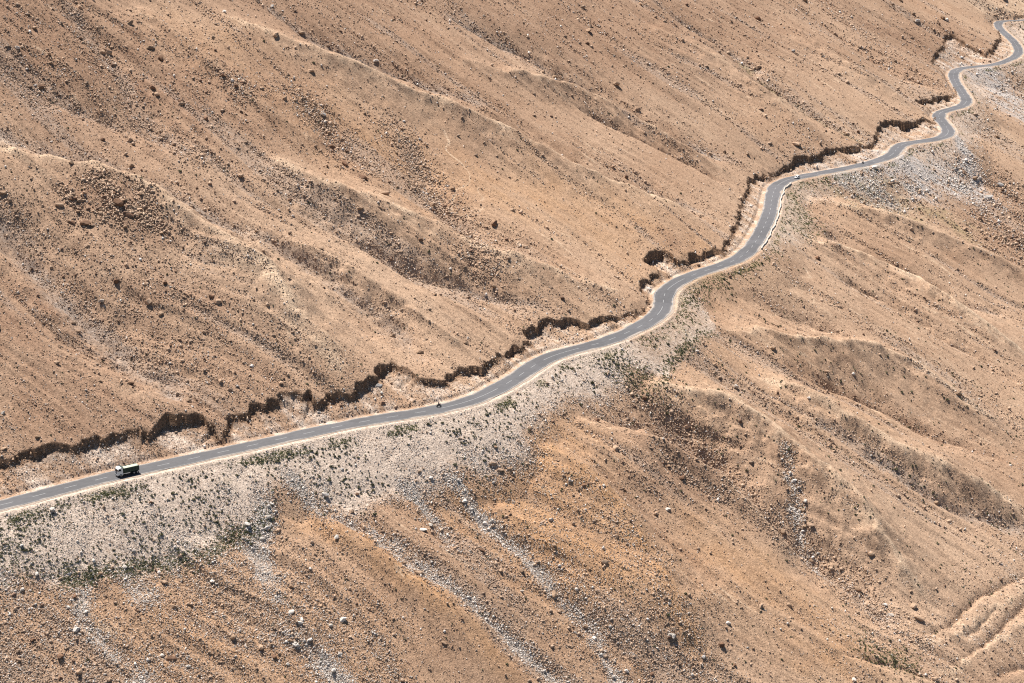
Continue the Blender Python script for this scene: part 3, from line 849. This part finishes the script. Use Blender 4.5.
# where a boulder or bush lies, in words: nearest of these anchors on the ground
ANCHOR = [(20, 40, 'in the rubble at the top left corner of the hillside'), (130, 60, 'on the rough brown upper slope'), (230, 60, 'on the upper slope above the long pale ridge'), (330, 40, 'on the grainy upper slope'),
          (100, 215, 'in the brown talus patch'), (150, 300, 'in the scatter below the brown talus patch'), (40, 330, 'on the smooth brown slope above the cut bank'), (220, 360, 'on the brown slope just above the cut bank'),
          (60, 160, 'beside the dark gully that crosses the upper slope'), (345, 155, 'in the dark diagonal outcrop'), (450, 200, 'in the dark rubble streak below the outcrop'), (420, 300, 'on the grey streaked slope above the road'),
          (560, 130, 'along the grey gravel band running down to the road'), (600, 40, 'on the smooth tan slope high above the road'), (620, 230, 'on the orange slope above the road bend'), (720, 100, 'on the tan slope above the far road'),
          (830, 60, 'on the far brown slope above the winding road'), (930, 30, 'on the far spur by the road bends'), (900, 70, 'in the dark rock band above the far hairpins'), (130, 450, 'on the pale debris above the road behind the truck'), (420, 395, 'on the pale debris between cut bank and road'),
          (590, 330, 'at the foot of the cut bank by the road bend'), (840, 158, 'under the far cut bank'), (60, 530, 'on the embankment scree below the truck'), (200, 500, 'in the middle of the embankment scree'), (330, 460, 'on the scree among green scrub'),
          (440, 450, 'on the scree below the road'), (540, 400, 'on the light scree below the road bend'), (640, 350, 'on the scree wedge inside the road bend'), (100, 620, 'on the orange slope under the scree'), (50, 665, 'in the grey rubble at the bottom left corner'),
          (280, 580, 'on the orange slope beside the white stone patch'), (400, 560, 'along the white stone stripe down the orange slope'), (560, 600, 'along the second white stone stripe down the orange slope'), (330, 670, 'by the short white stone streak at the bottom edge'),
          (620, 500, 'on the orange slope between stripe and pale spur'), (660, 440, 'in the rubble hollow below the scree wedge'), (760, 480, 'on the rough spur above the boulder filled gully'), (850, 570, 'in the boulder filled gully'), (780, 620, 'on the lower slope left of the terraces'),
          (970, 640, 'on the curved terraces'), (940, 440, 'on the smooth ridges at the right'), (800, 330, 'on the spur below the road bend'), (930, 330, 'along the dark gully at the right'), (900, 250, 'on the pale ribbed slope below the far road'),
          (905, 170, 'in the grey rock debris below the far road'), (975, 170, 'in the white debris streak below the far bends'), (1005, 230, 'on the rugged brown outcrop at the right edge'), (1010, 110, 'on the grey debris slope beside the far bends'), (790, 220, 'on the green tinged slope at the road bend')]
anc_w = unproject(*np.array([a[:2] for a in ANCHOR], float).T, ground)


def where(x, y):
    u, v, _ = project(x, y, float(ground(x, y)))
    k = min(range(len(ANCHOR)), key=lambda n: (ANCHOR[n][0] - u) ** 2 + ((ANCHOR[n][1] - v) * 1.4) ** 2)
    return ANCHOR[k][2]


order = np.argsort(-spx)
n_ind = 300 - len(SPECIAL)
for k in order[:n_ind]:
    tone = 'pale' if white[k] else ('dark' if dark[k] else 'tan')
    w = where(sx[k], sy[k])
    size = 'large' if spx[k] > 5 else 'small'
    put_boulder(sx[k], sy[k], srad[k], tone, f'{size} {TONE[tone]} boulder lying {w}', f'{size} {TONE[tone]} boulders {w}')
rest = order[n_ind:]
def chip_shape(seed):
    g = np.random.default_rng(seed)
    v = np.array([[1, 0, 0], [-1, 0, 0], [0, 1, 0], [0, -1, 0], [0, 0, .8], [0, 0, -.8]]) * g.uniform(.65, 1.3, (6, 1)) + .22 * g.standard_normal((6, 3))
    return v, np.array([[0, 2, 4], [2, 1, 4], [1, 3, 4], [3, 0, 4], [2, 0, 5], [1, 2, 5], [3, 1, 5], [0, 3, 5]])


small = [chip_shape(40 + k) for k in range(24)]
NV, NF = small[0][0].shape[0], small[0][1].shape[0]
SV = np.stack([s_[0] for s_ in small]); SF = small[0][1]


def stone_mass(name, idx, label):
    n = len(idx)
    v = SV[rng.integers(0, 24, n)]
    a = rng.uniform(0, 6.283, n); ca, sa = np.cos(a)[:, None], np.sin(a)[:, None]
    x = v[:, :, 0] * ca - v[:, :, 1] * sa; y = v[:, :, 0] * sa + v[:, :, 1] * ca
    r = srad[idx][:, None]
    co = np.stack([sx[idx][:, None] + x * r, sy[idx][:, None] + y * r, sz[idx][:, None] + v[:, :, 2] * r * rng.uniform(.8, 1.3, (n, 1)) + r * .35], -1).reshape(-1, 3)
    f = (SF[None] + (np.arange(n) * NV)[:, None, None]).reshape(-1, 3)
    ob = big_mesh(name, co, tris=f, mat=rock_material(name + '_rock', attr='tone'), attrs={'tone': np.repeat(cols[idx], NV, 0)})
    ob['kind'] = 'stuff'; ob['label'] = label; ob['category'] = 'stones'


NB = 2600                                            # clods and rock stubs that stick out of the cut bank
kb = rng.integers(1, len(rimP) - 1, NB)
keep = rimH[kb] > .8; kb = kb[keep]
tn = rimP[kb + 1] - rimP[kb - 1]; tn /= np.hypot(*tn.T)[:, None]
outw = np.stack([tn[:, 1], -tn[:, 0]], -1)
fz = .12 + .88 * rng.random(len(kb)) ** 1.2
bx = rimP[kb] + outw * (rng.uniform(-.25, .45, (len(kb), 1)) + .5 * fz[:, None] * rng.random((len(kb), 1)))
wb = np.maximum(rimZ[kb] - np.clip(rimH[kb], .3, 9), .4)
bz = rimZ[kb] - .45 - (rimZ[kb] - wb) * fz
br = rng.uniform(.12, .42, len(kb)) * (1 + .5 * (rng.random(len(kb)) < .15))
n0 = len(sx)
sx = np.concatenate([sx, bx[:, 0]]); sy = np.concatenate([sy, bx[:, 1]]); sz = np.concatenate([sz, bz]); srad = np.concatenate([srad, br])
cols = np.concatenate([cols, np.array([[.27, .18, .12]]) * rng.uniform(.6, 1.6, (len(kb), 1))])
rest = np.concatenate([rest, np.arange(n0, n0 + len(kb))])
stone_mass('rubble', rest, 'small tan, brown and whitish stones strewn over the whole hillside and scree')


# ------------------------------------------------------------------ scrub and grass
def leaf_mat(name, c0, c1):
    m = bpy.data.materials.new(name)
    nt, b = nodes(m)
    b.inputs['Roughness'].default_value = .8
    oi = nt.nodes.new('ShaderNodeObjectInfo'); tc = nt.nodes.new('ShaderNodeTexCoord')
    f = noise_node(nt, tc.outputs['Object'], 2.2, 3)
    c = ramp(nt, f, .35, .65, c0 + (1,), c1 + (1,))
    c = mix(nt, 1.0, c, ramp(nt, oi.outputs['Random'], 0, 1, (.7, .75, .7, 1), (1.25, 1.2, 1.1, 1)), 'MULTIPLY')
    nt.links.new(c, b.inputs['Base Color'])
    return m


M_SHRUB = leaf_mat('scrub_leaf', (.10, .098, .052), (.185, .168, .09))
M_GRASS = leaf_mat('verge_grass', (.12, .145, .05), (.25, .25, .11))


def tuft(g, n, spread, tall, width):
    vs, fs = [], []
    for _ in range(n):
        d = g.standard_normal(3); d[2] = abs(d[2]) * .8 + .15; d /= np.linalg.norm(d)
        p = d * np.array([spread, spread, tall]) * g.uniform(.35, 1)
        a = g.standard_normal(3); a /= np.linalg.norm(a); b_ = np.cross(a, g.standard_normal(3)); b_ /= np.linalg.norm(b_) + 1e-6
        k = len(vs)
        vs += [p + a * width, p - a * width * .6 + b_ * width, p - a * width * .6 - b_ * width]
        fs.append((k, k + 1, k + 2))
    return np.array(vs), np.array(fs)


shrub_shapes = [tuft(np.random.default_rng(70 + k), 90, 1.0, .95, .30) for k in range(7)]
grass_shapes = [tuft(np.random.default_rng(90 + k), 26, 1.0, .55, .30) for k in range(6)]
sh_meshes = []
for v, f in shrub_shapes:
    me = bpy.data.meshes.new('shrub'); me.from_pydata(v.tolist(), [], f.tolist()); me.materials.append(M_SHRUB); sh_meshes.append(me)
pr = (M['scrub'] * .24 + .8 * M['grass'] * (DR > 9) + .006 + .05 * M['green'] + .05 * (SD < 0) * (scr < .3) * (U_ < np.interp(A_, ag, S0)) * (A_ > 560) * sstep(-.4, .4, spot)) * (DR > 7.5) * (~cut) * ok * np.clip(cov.ravel(), 0, 3)
cdf = np.cumsum(pr); NSH = 3000
pk = np.searchsorted(cdf, rng.random(NSH) * cdf[-1])
hx = GX[pk] + rng.uniform(-.5, .5, NSH); hy = GY[pk] + rng.uniform(-.5, .5, NSH); hz = ground(hx, hy)
_, _, hd = project(hx, hy, hz)
hpx = np.clip(1.6 * rng.random(NSH) ** -.22, 1.4, 4.0) * np.clip(700 / hd, .55, 1.1)
hr = hpx * hd / F * .5
od = np.argsort(-hpx)
for k in od[:300]:
    ob = bpy.data.objects.new('shrub', sh_meshes[random.randrange(7)]); C.objects.link(ob)
    ob.location = (hx[k], hy[k], hz[k] - .05); r = hr[k]
    ob.scale = (r * random.uniform(.85, 1.2), r * random.uniform(.85, 1.2), r * random.uniform(.7, 1.05)); ob.rotation_euler = (0, 0, random.uniform(0, 6.28))
    w = where(hx[k], hy[k]); size = 'rounded' if hpx[k] > 3.4 else 'low'
    ob['label'] = f'{size} dark green shrub growing {w}'; ob['category'] = 'shrub'; ob['group'] = f'{size} shrubs {w}'


def mass(name, shp, x, y, z, r, mat, label, cat):
    cs, fs, n0 = [], [], 0
    for k in range(len(x)):
        v, f = shp[k % len(shp)]
        a = rng.uniform(0, 6.283); ca, sa = math.cos(a), math.sin(a)
        cs.append(np.stack([x[k] + (v[:, 0] * ca - v[:, 1] * sa) * r[k], y[k] + (v[:, 0] * sa + v[:, 1] * ca) * r[k], z[k] + v[:, 2] * r[k]], -1)); fs.append(f + n0); n0 += len(v)
    ob = big_mesh(name, np.concatenate(cs), tris=np.concatenate(fs), mat=mat)
    ob['kind'] = 'stuff'; ob['label'] = label; ob['category'] = cat


kk = od[300:]
mass('scrub', [tuft(np.random.default_rng(50 + k), 40, 1.0, .9, .42) for k in range(5)], hx[kk], hy[kk], hz[kk], hr[kk], M_SHRUB, 'small dark green scrub dotted over scree and slopes', 'scrub')
pr = M['grass'] ** 1.2 * (DR > 6.6) * (~cut) * ok * np.clip(cov.ravel(), 0, 3)
cdf = np.cumsum(pr); NG = 5200
pk = np.searchsorted(cdf, rng.random(NG) * cdf[-1])
gx = GX[pk] + rng.uniform(-.5, .5, NG); gy = GY[pk] + rng.uniform(-.5, .5, NG); gz = ground(gx, gy)
_, _, gd = project(gx, gy, gz)
gr = np.clip(rng.uniform(.7, 2.1, NG) * gd / F * .62, .3, 1.1)
mass('grass', grass_shapes, gx, gy, gz, gr, M_GRASS, 'yellow green grass tufts along the lower road verge and scree edges', 'grass')


# ------------------------------------------------------------------ vehicles
def thing(name, label, cat, loc, rz, group=None):
    e = bpy.data.objects.new(name, None); C.objects.link(e)
    e.location = loc; e.rotation_euler = (0, 0, rz); e['label'] = label; e['category'] = cat
    if group:
        e['group'] = group
    return e


def link_bm(name, bm, mat, parent=None, bevel=0.0):
    if bevel:
        bmesh.ops.bevel(bm, geom=[e for e in bm.edges if e.calc_face_angle(0) > .5], offset=bevel, segments=2, affect='EDGES', clamp_overlap=True)
    bmesh.ops.recalc_face_normals(bm, faces=bm.faces)
    me = bpy.data.meshes.new(name); bm.to_mesh(me); bm.free(); me.materials.append(mat)
    ob = bpy.data.objects.new(name, me); C.objects.link(ob)
    if parent:
        ob.parent = parent
    return ob


def box(bm, c, d, rot=None):
    mt = Matrix.Translation(c) @ (rot.to_4x4() if rot else Matrix()) @ Matrix.Diagonal((*d, 1))
    bmesh.ops.create_cube(bm, size=1, matrix=mt)


def prism(bm, prof, y0, y1):
    """side outline in (x, z) pushed across y"""
    a = [bm.verts.new((x, y0, z)) for x, z in prof]; b_ = [bm.verts.new((x, y1, z)) for x, z in prof]
    bm.faces.new(a); bm.faces.new(b_[::-1])
    n = len(prof)
    for i in range(n):
        bm.faces.new((a[i], b_[i], b_[(i + 1) % n], a[(i + 1) % n]))


def cyl(bm, c, r, w, axis='Y', seg=20):
    rot = {'Y': Matrix.Rotation(R(90), 4, 'X'), 'X': Matrix.Rotation(R(90), 4, 'Y'), 'Z': Matrix()}[axis]
    bmesh.ops.create_cone(bm, cap_ends=True, segments=seg, radius1=r, radius2=r, depth=w, matrix=Matrix.Translation(c) @ rot)


def one(fn, *a, **k):
    bm = bmesh.new(); fn(bm, *a, **k); return bm


def quad(bm, pts):
    bm.faces.new([bm.verts.new(p) for p in pts])


MW = simple('white_paint', (.80, .80, .79), .35); MG = simple('dark_green_paint', (.013, .032, .022), .6); MB = simple('black_rubber', (.012, .012, .013), .8)
MGL = simple('dark_glass', (.012, .014, .017), .12); MST = simple('steel', (.35, .35, .36), .4, .6); MCH = simple('chassis_black', (.02, .02, .022), .7)
MTARP = simple('pale_tarpaulin', (.52, .56, .42), .9); MLAMP = simple('lamp_lens', (.75, .74, .68), .2); MRED = simple('red_lens', (.35, .02, .02), .3)


def wheel(parent, x, y, r, w):
    t = link_bm('wheel', one(cyl, (x, y, r), r, w), MB, parent, .04)
    sgn = 1 if y > 0 else -1
    link_bm('rim', one(cyl, (x, y + sgn * (w / 2 + .005), r), r * .55, .05), MST, t)
    return t


def road_frame(px, py, lane, shift=0):
    p = level(px, py)
    k = int(np.argmin(((road - p) ** 2).sum(1)))
    base_ = road[k] + tang[k] * float((p - road[k]) @ tang[k]) + norm[k] * lane
    return base_, tang[k]


# truck: drives towards lower left, x axis of the model points forward
pos, tg = road_frame(125.2, 472.9, -1.35)
TS = .9
T = thing('tipper_truck', 'dark green tipper truck with white cab driving on the mountain road', 'truck', (pos[0], pos[1], .05), math.atan2(-tg[1], -tg[0]))
bm = bmesh.new()
for s_ in (-.42, .42):
    box(bm, (-.3, s_, .82), (6.9, .16, .26))
for x in (-3.4, -1.6, .4, 2.6):
    box(bm, (x, 0, .82), (.16, .7, .2))
link_bm('chassis', bm, MCH, T)
cabp = link_bm('cab', one(prism, [(1.85, .62), (1.85, 2.92), (2.15, 3.02), (3.2, 2.95), (3.5, 2.5), (3.72, 1.75), (3.75, .62)], -1.2, 1.2), MW, T, .09)
link_bm('windshield', one(quad, [(3.735, -1.04, 1.72), (3.735, 1.04, 1.72), (3.515, .98, 2.52), (3.515, -.98, 2.52)]), MGL, cabp)
for s_ in (-1, 1):
    bm = bmesh.new(); quad(bm, [(2.5, s_ * 1.21, 1.85), (3.42, s_ * 1.21, 1.85), (3.28, s_ * 1.21, 2.55), (2.5, s_ * 1.21, 2.62)]); link_bm('side_window', bm, MGL, cabp)
    bm = bmesh.new(); box(bm, (2.95, s_ * 1.205, 1.45), (1.0, .03, 1.1)); d_ = link_bm('door', bm, MW, cabp, .01)
    bm = bmesh.new(); box(bm, (3.62, s_ * 1.42, 2.25), (.1, .22, .5)); box(bm, (3.55, s_ * 1.28, 2.45), (.05, .25, .05)); link_bm('mirror', bm, MCH, cabp)
    bm = bmesh.new(); box(bm, (3.79, s_ * .88, .95), (.05, .36, .22)); link_bm('headlight', bm, MLAMP, cabp, .02)
bm = bmesh.new(); box(bm, (3.78, 0, .62), (.22, 2.44, .34)); link_bm('bumper', bm, MST, cabp, .04)
bm = bmesh.new()
for k in range(4):
    box(bm, (3.775, 0, 1.12 + k * .12), (.04, 1.2, .06))
link_bm('grille', bm, MCH, cabp)
# tipper bed
bm = bmesh.new()
box(bm, (-1.1, 0, 1.16), (5.5, 2.44, .1))
for s_ in (-1, 1):
    box(bm, (-1.1, s_ * 1.19, 1.86), (5.5, .08, 1.5))
    for x in (-3.6, -2.6, -1.6, -.6, .4, 1.4):
        box(bm, (x, s_ * 1.26, 1.86), (.1, .08, 1.42))
    box(bm, (-1.1, s_ * 1.24, 2.64), (5.5, .16, .1))
box(bm, (1.62, 0, 2.0), (.08, 2.46, 1.8)); box(bm, (1.95, 0, 3.02), (.7, 2.3, .07))
bed = link_bm('tipper_bed', bm, MG, T)
bm = bmesh.new(); box(bm, (-3.88, 0, 1.86), (.09, 2.46, 1.5))
for y in (-.9, 0, .9):
    box(bm, (-3.95, y, 1.86), (.06, .1, 1.4))
link_bm('tailgate', bm, MG, bed)
for s_ in (-1, 1):
    bm = bmesh.new(); box(bm, (-3.9, s_ * .95, 1.0), (.06, .3, .16)); link_bm('tail_light', bm, MRED, T)
# tarpaulin over the load: sagging sheet inside the bed
bm = bmesh.new(); n = 14
g = [[bm.verts.new((-3.75 + 5.2 * i / n, -1.12 + 2.24 * j / 8, 2.52 + .22 * math.sin(math.pi * j / 8) + .06 * math.sin(i * 1.7 + j))) for j in range(9)] for i in range(int(n * .72) if False else n + 1)]
for i in range(n):
    for j in range(8):
        bm.faces.new((g[i][j], g[i + 1][j], g[i + 1][j + 1], g[i][j + 1]))
link_bm('tarpaulin', bm, MTARP, bed)
for x in (2.75, -2.0, -3.2):
    for s_ in (-1, 1):
        wheel(T, x, s_ * 1.05, .52, .34 if x > 0 else .46)
bm = bmesh.new()
for s_ in (-1, 1):
    box(bm, (-2.6, s_ * 1.05, 1.1), (2.6, .5, .04))
link_bm('mudguard', bm, MCH, T)
bm = bmesh.new(); cyl(bm, (.7, -.85, .8), .3, 1.1, 'X'); link_bm('fuel_tank', bm, MST, T)
T.scale = (TS, TS * 1.02, TS * 1.04)


def wrap(bm):
    return bm


# small white hatchback far along the road, driving away
pos, tg = road_frame(797.5, 178.6, -1.75)
K = thing('hatchback_car', 'small white hatchback car on the road just past the large bend', 'car', (pos[0], pos[1], .05), math.atan2(-tg[1], -tg[0]))
body = link_bm('body', one(prism, [(-1.72, .3), (1.68, .3), (1.76, .62), (1.68, .82), (.92, .94), (-1.6, .98), (-1.76, .7)], -.76, .76), MW, K, .08)
cab = link_bm('roof', one(prism, [(-1.62, .97), (.96, .93), (.3, 1.42), (-.2, 1.5), (-1.2, 1.46)], -.68, .68), MW, K, .05)
link_bm('windshield', one(quad, [(.96, -.58, .955), (.96, .58, .955), (.335, .54, 1.43), (.335, -.54, 1.43)]), MGL, cab)
link_bm('rear_window', one(quad, [(-1.60, .56, 1.05), (-1.60, -.56, 1.05), (-1.235, -.52, 1.43), (-1.235, .52, 1.43)]), MGL, cab)
for s_ in (-1, 1):
    link_bm('side_window', one(quad, [(-1.3, s_ * .69, 1.03), (.72, s_ * .69, 1.01), (.25, s_ * .69, 1.37), (-1.1, s_ * .69, 1.4)]), MGL, cab)
    bm = bmesh.new(); box(bm, (1.72, s_ * .55, .68), (.06, .26, .14)); link_bm('headlight', bm, MLAMP, body)
    bm = bmesh.new(); box(bm, (-1.73, s_ * .6, .8), (.06, .16, .24)); link_bm('tail_light', bm, MRED, body)
    for x in (1.1, -1.1):
        wheel(K, x, s_ * .7, .29, .18)

# low whitewashed parapet on the outer edge of the big bend
pa_, pb_ = level(752, 249), level(789, 183)
ka, kb_ = [int(np.argmin(((road - p) ** 2).sum(1))) for p in (pa_, pb_)]
bm = bmesh.new(); run = None
for k in range(ka, kb_):
    wx = -dn_w[k] - .25
    pts = [road[k] + norm[k] * (wx + d_) for d_ in (-.28, .28)]
    hgt = .62 + .14 * math.sin(k * 1.3) * math.sin(k * .37)
    cur = [bm.verts.new((pts[0][0], pts[0][1], -.4)), bm.verts.new((pts[0][0], pts[0][1], hgt)), bm.verts.new((pts[1][0], pts[1][1], hgt)), bm.verts.new((pts[1][0], pts[1][1], -.4))]
    if run:
        for i_ in range(3):
            bm.faces.new((run[i_], run[i_ + 1], cur[i_ + 1], cur[i_]))
    else:
        bm.faces.new(cur)
    run = cur
bm.faces.new(run[::-1])
par = link_bm('parapet_wall', bm, simple('whitewashed_stone', (.48, .44, .39), .9))
par['kind'] = 'thing'; par['label'] = 'low pale stone parapet along the outer edge of the big road bend'; par['category'] = 'wall'

MDK = simple('dark_jacket', (.05, .056, .07), .8); MBIKE = simple('black_motorcycle_paint', (.015, .016, .02), .3); MSKIN = simple('helmet_black', (.01, .01, .012), .25); MBLUE = simple('grey_blue_trousers', (.10, .12, .16), .9)


def make_bike(loc, rz, label):
    B = thing('motorcycle', label, 'motorcycle', loc, rz, 'motorcycles on the road')
    for x in (.68, -.68):
        w = link_bm('wheel', one(cyl, (x, 0, .32), .32, .11, 'Y', 16), MB, B, .02)
        link_bm('rim', one(cyl, (x, 0, .32), .2, .13, 'Y', 12), MST, w)
    link_bm('frame', one(prism, [(-.62, .5), (-.25, .36), (.3, .36), (.58, .95), (.48, 1.0), (.1, .72), (-.6, .74)], -.09, .09), MBIKE, B, .03)
    link_bm('fuel_tank', one(prism, [(-.05, .74), (.46, .78), (.42, 1.0), (.05, 1.0)], -.15, .15), MBIKE, B, .05)
    link_bm('seat', one(prism, [(-.85, .76), (-.02, .76), (0, .86), (-.8, .92)], -.14, .14), MB, B, .04)
    bm = bmesh.new(); box(bm, (.5, 0, 1.08), (.05, .74, .05)); link_bm('handlebar', bm, MST, B)
    bm = bmesh.new(); cyl(bm, (.66, 0, .95), .1, .1, 'X', 14); link_bm('headlight', bm, MLAMP, B)
    bm = bmesh.new()
    for s_ in (-.08, .08):
        bmesh.ops.create_cone(bm, cap_ends=True, segments=8, radius1=.03, radius2=.03, depth=.75, matrix=Matrix.Translation((.6, s_, .66)) @ Matrix.Rotation(-.22, 4, 'Y'))
    link_bm('fork', bm, MST, B)
    return B


def make_rider(loc, rz, label):
    V = [(-.22, 0, .98), (-.16, 0, 1.22), (-.06, 0, 1.45), (-.03, 0, 1.58), (.0, 0, 1.72),
         (-.06, .2, 1.44), (.14, .3, 1.24), (.44, .33, 1.12), (.5, .3, 1.1), (-.06, -.2, 1.44), (.14, -.3, 1.24), (.44, -.33, 1.12), (.5, -.3, 1.1),
         (-.18, .12, .96), (.16, .24, .86), (-.02, .22, .46), (.16, .22, .38), (-.18, -.12, .96), (.16, -.24, .86), (-.02, -.22, .46), (.16, -.22, .38)]
    E = [(0, 1), (1, 2), (2, 3), (3, 4), (2, 5), (5, 6), (6, 7), (7, 8), (2, 9), (9, 10), (10, 11), (11, 12), (0, 13), (13, 14), (14, 15), (15, 16), (0, 17), (17, 18), (18, 19), (19, 20)]
    rad = [.16, .17, .17, .065, .1, .085, .06, .045, .045, .085, .06, .045, .045, .11, .09, .06, .05, .11, .09, .06, .05]
    me = bpy.data.meshes.new('person'); me.from_pydata(V, E, [])
    ob = bpy.data.objects.new('person', me); C.objects.link(ob)
    md = ob.modifiers.new('skin', 'SKIN')
    for i, r_ in enumerate(rad):
        me.skin_vertices[0].data[i].radius = (r_, r_)
    me.skin_vertices[0].data[0].use_root = True
    sb = ob.modifiers.new('sub', 'SUBSURF'); sb.levels = sb.render_levels = 1
    me.materials.append(MDK)
    ob.location = loc; ob.rotation_euler = (0, 0, rz); ob['label'] = label; ob['category'] = 'person'; ob['group'] = 'riders'
    bm = bmesh.new(); bmesh.ops.create_uvsphere(bm, u_segments=16, v_segments=10, radius=.15, matrix=Matrix.Translation((.01, 0, 1.74)) @ Matrix.Diagonal((1.08, .92, 1.05, 1)))
    link_bm('helmet', bm, MSKIN, ob)


for (px, py, lane, w1, w2) in ((441, 408, 1.6, 'black motorcycle on the near road left of the first bend', 'rider in dark jacket and helmet on the motorcycle nearer the truck'),
                               (866, 164.3, 1.4, 'black motorcycle on the far road below the long cut bank', 'rider in dark jacket and helmet on the far motorcycle')):
    pos, tg = road_frame(px, py, lane)
    rz = math.atan2(tg[1], tg[0])
    make_bike((pos[0], pos[1], .06), rz, w1)
    make_rider((pos[0], pos[1], .06), rz, w2)

# ------------------------------------------------------------------ light
SUN_EL, SUN_AZ = R(62), (-.58, .81)           # azimuth vector towards the sun
h = math.hypot(*SUN_AZ)
sv = Vector((SUN_AZ[0] / h * math.cos(SUN_EL), SUN_AZ[1] / h * math.cos(SUN_EL), math.sin(SUN_EL)))
sun = bpy.data.lights.new('sun', 'SUN'); sun.energy = 5.0; sun.angle = R(.5); sun.color = (1, .955, .89)
so = bpy.data.objects.new('sun', sun); C.objects.link(so)
so.rotation_euler = sv.to_track_quat('Z', 'Y').to_euler(); so.location = (0, 0, 600)
w = bpy.data.worlds.new('World'); bpy.context.scene.world = w; w.use_nodes = True
nt = w.node_tree; bg = nt.nodes['Background']
sky = nt.nodes.new('ShaderNodeTexSky'); sky.sky_type = 'NISHITA'; sky.sun_disc = False
sky.sun_elevation = SUN_EL; sky.sun_rotation = math.atan2(SUN_AZ[0], SUN_AZ[1]); sky.altitude = 3500
nt.links.new(sky.outputs[0], bg.inputs[0]); bg.inputs[1].default_value = .055
sc = bpy.context.scene
sc.view_settings.view_transform = 'Standard'; sc.view_settings.look = 'None'; sc.view_settings.gamma = 1; sc.view_settings.exposure = .82
sc.cycles.use_denoising = False
sc.cycles.filter_width = 1.15
sc.cycles.max_bounces = 3; sc.cycles.diffuse_bounces = 2
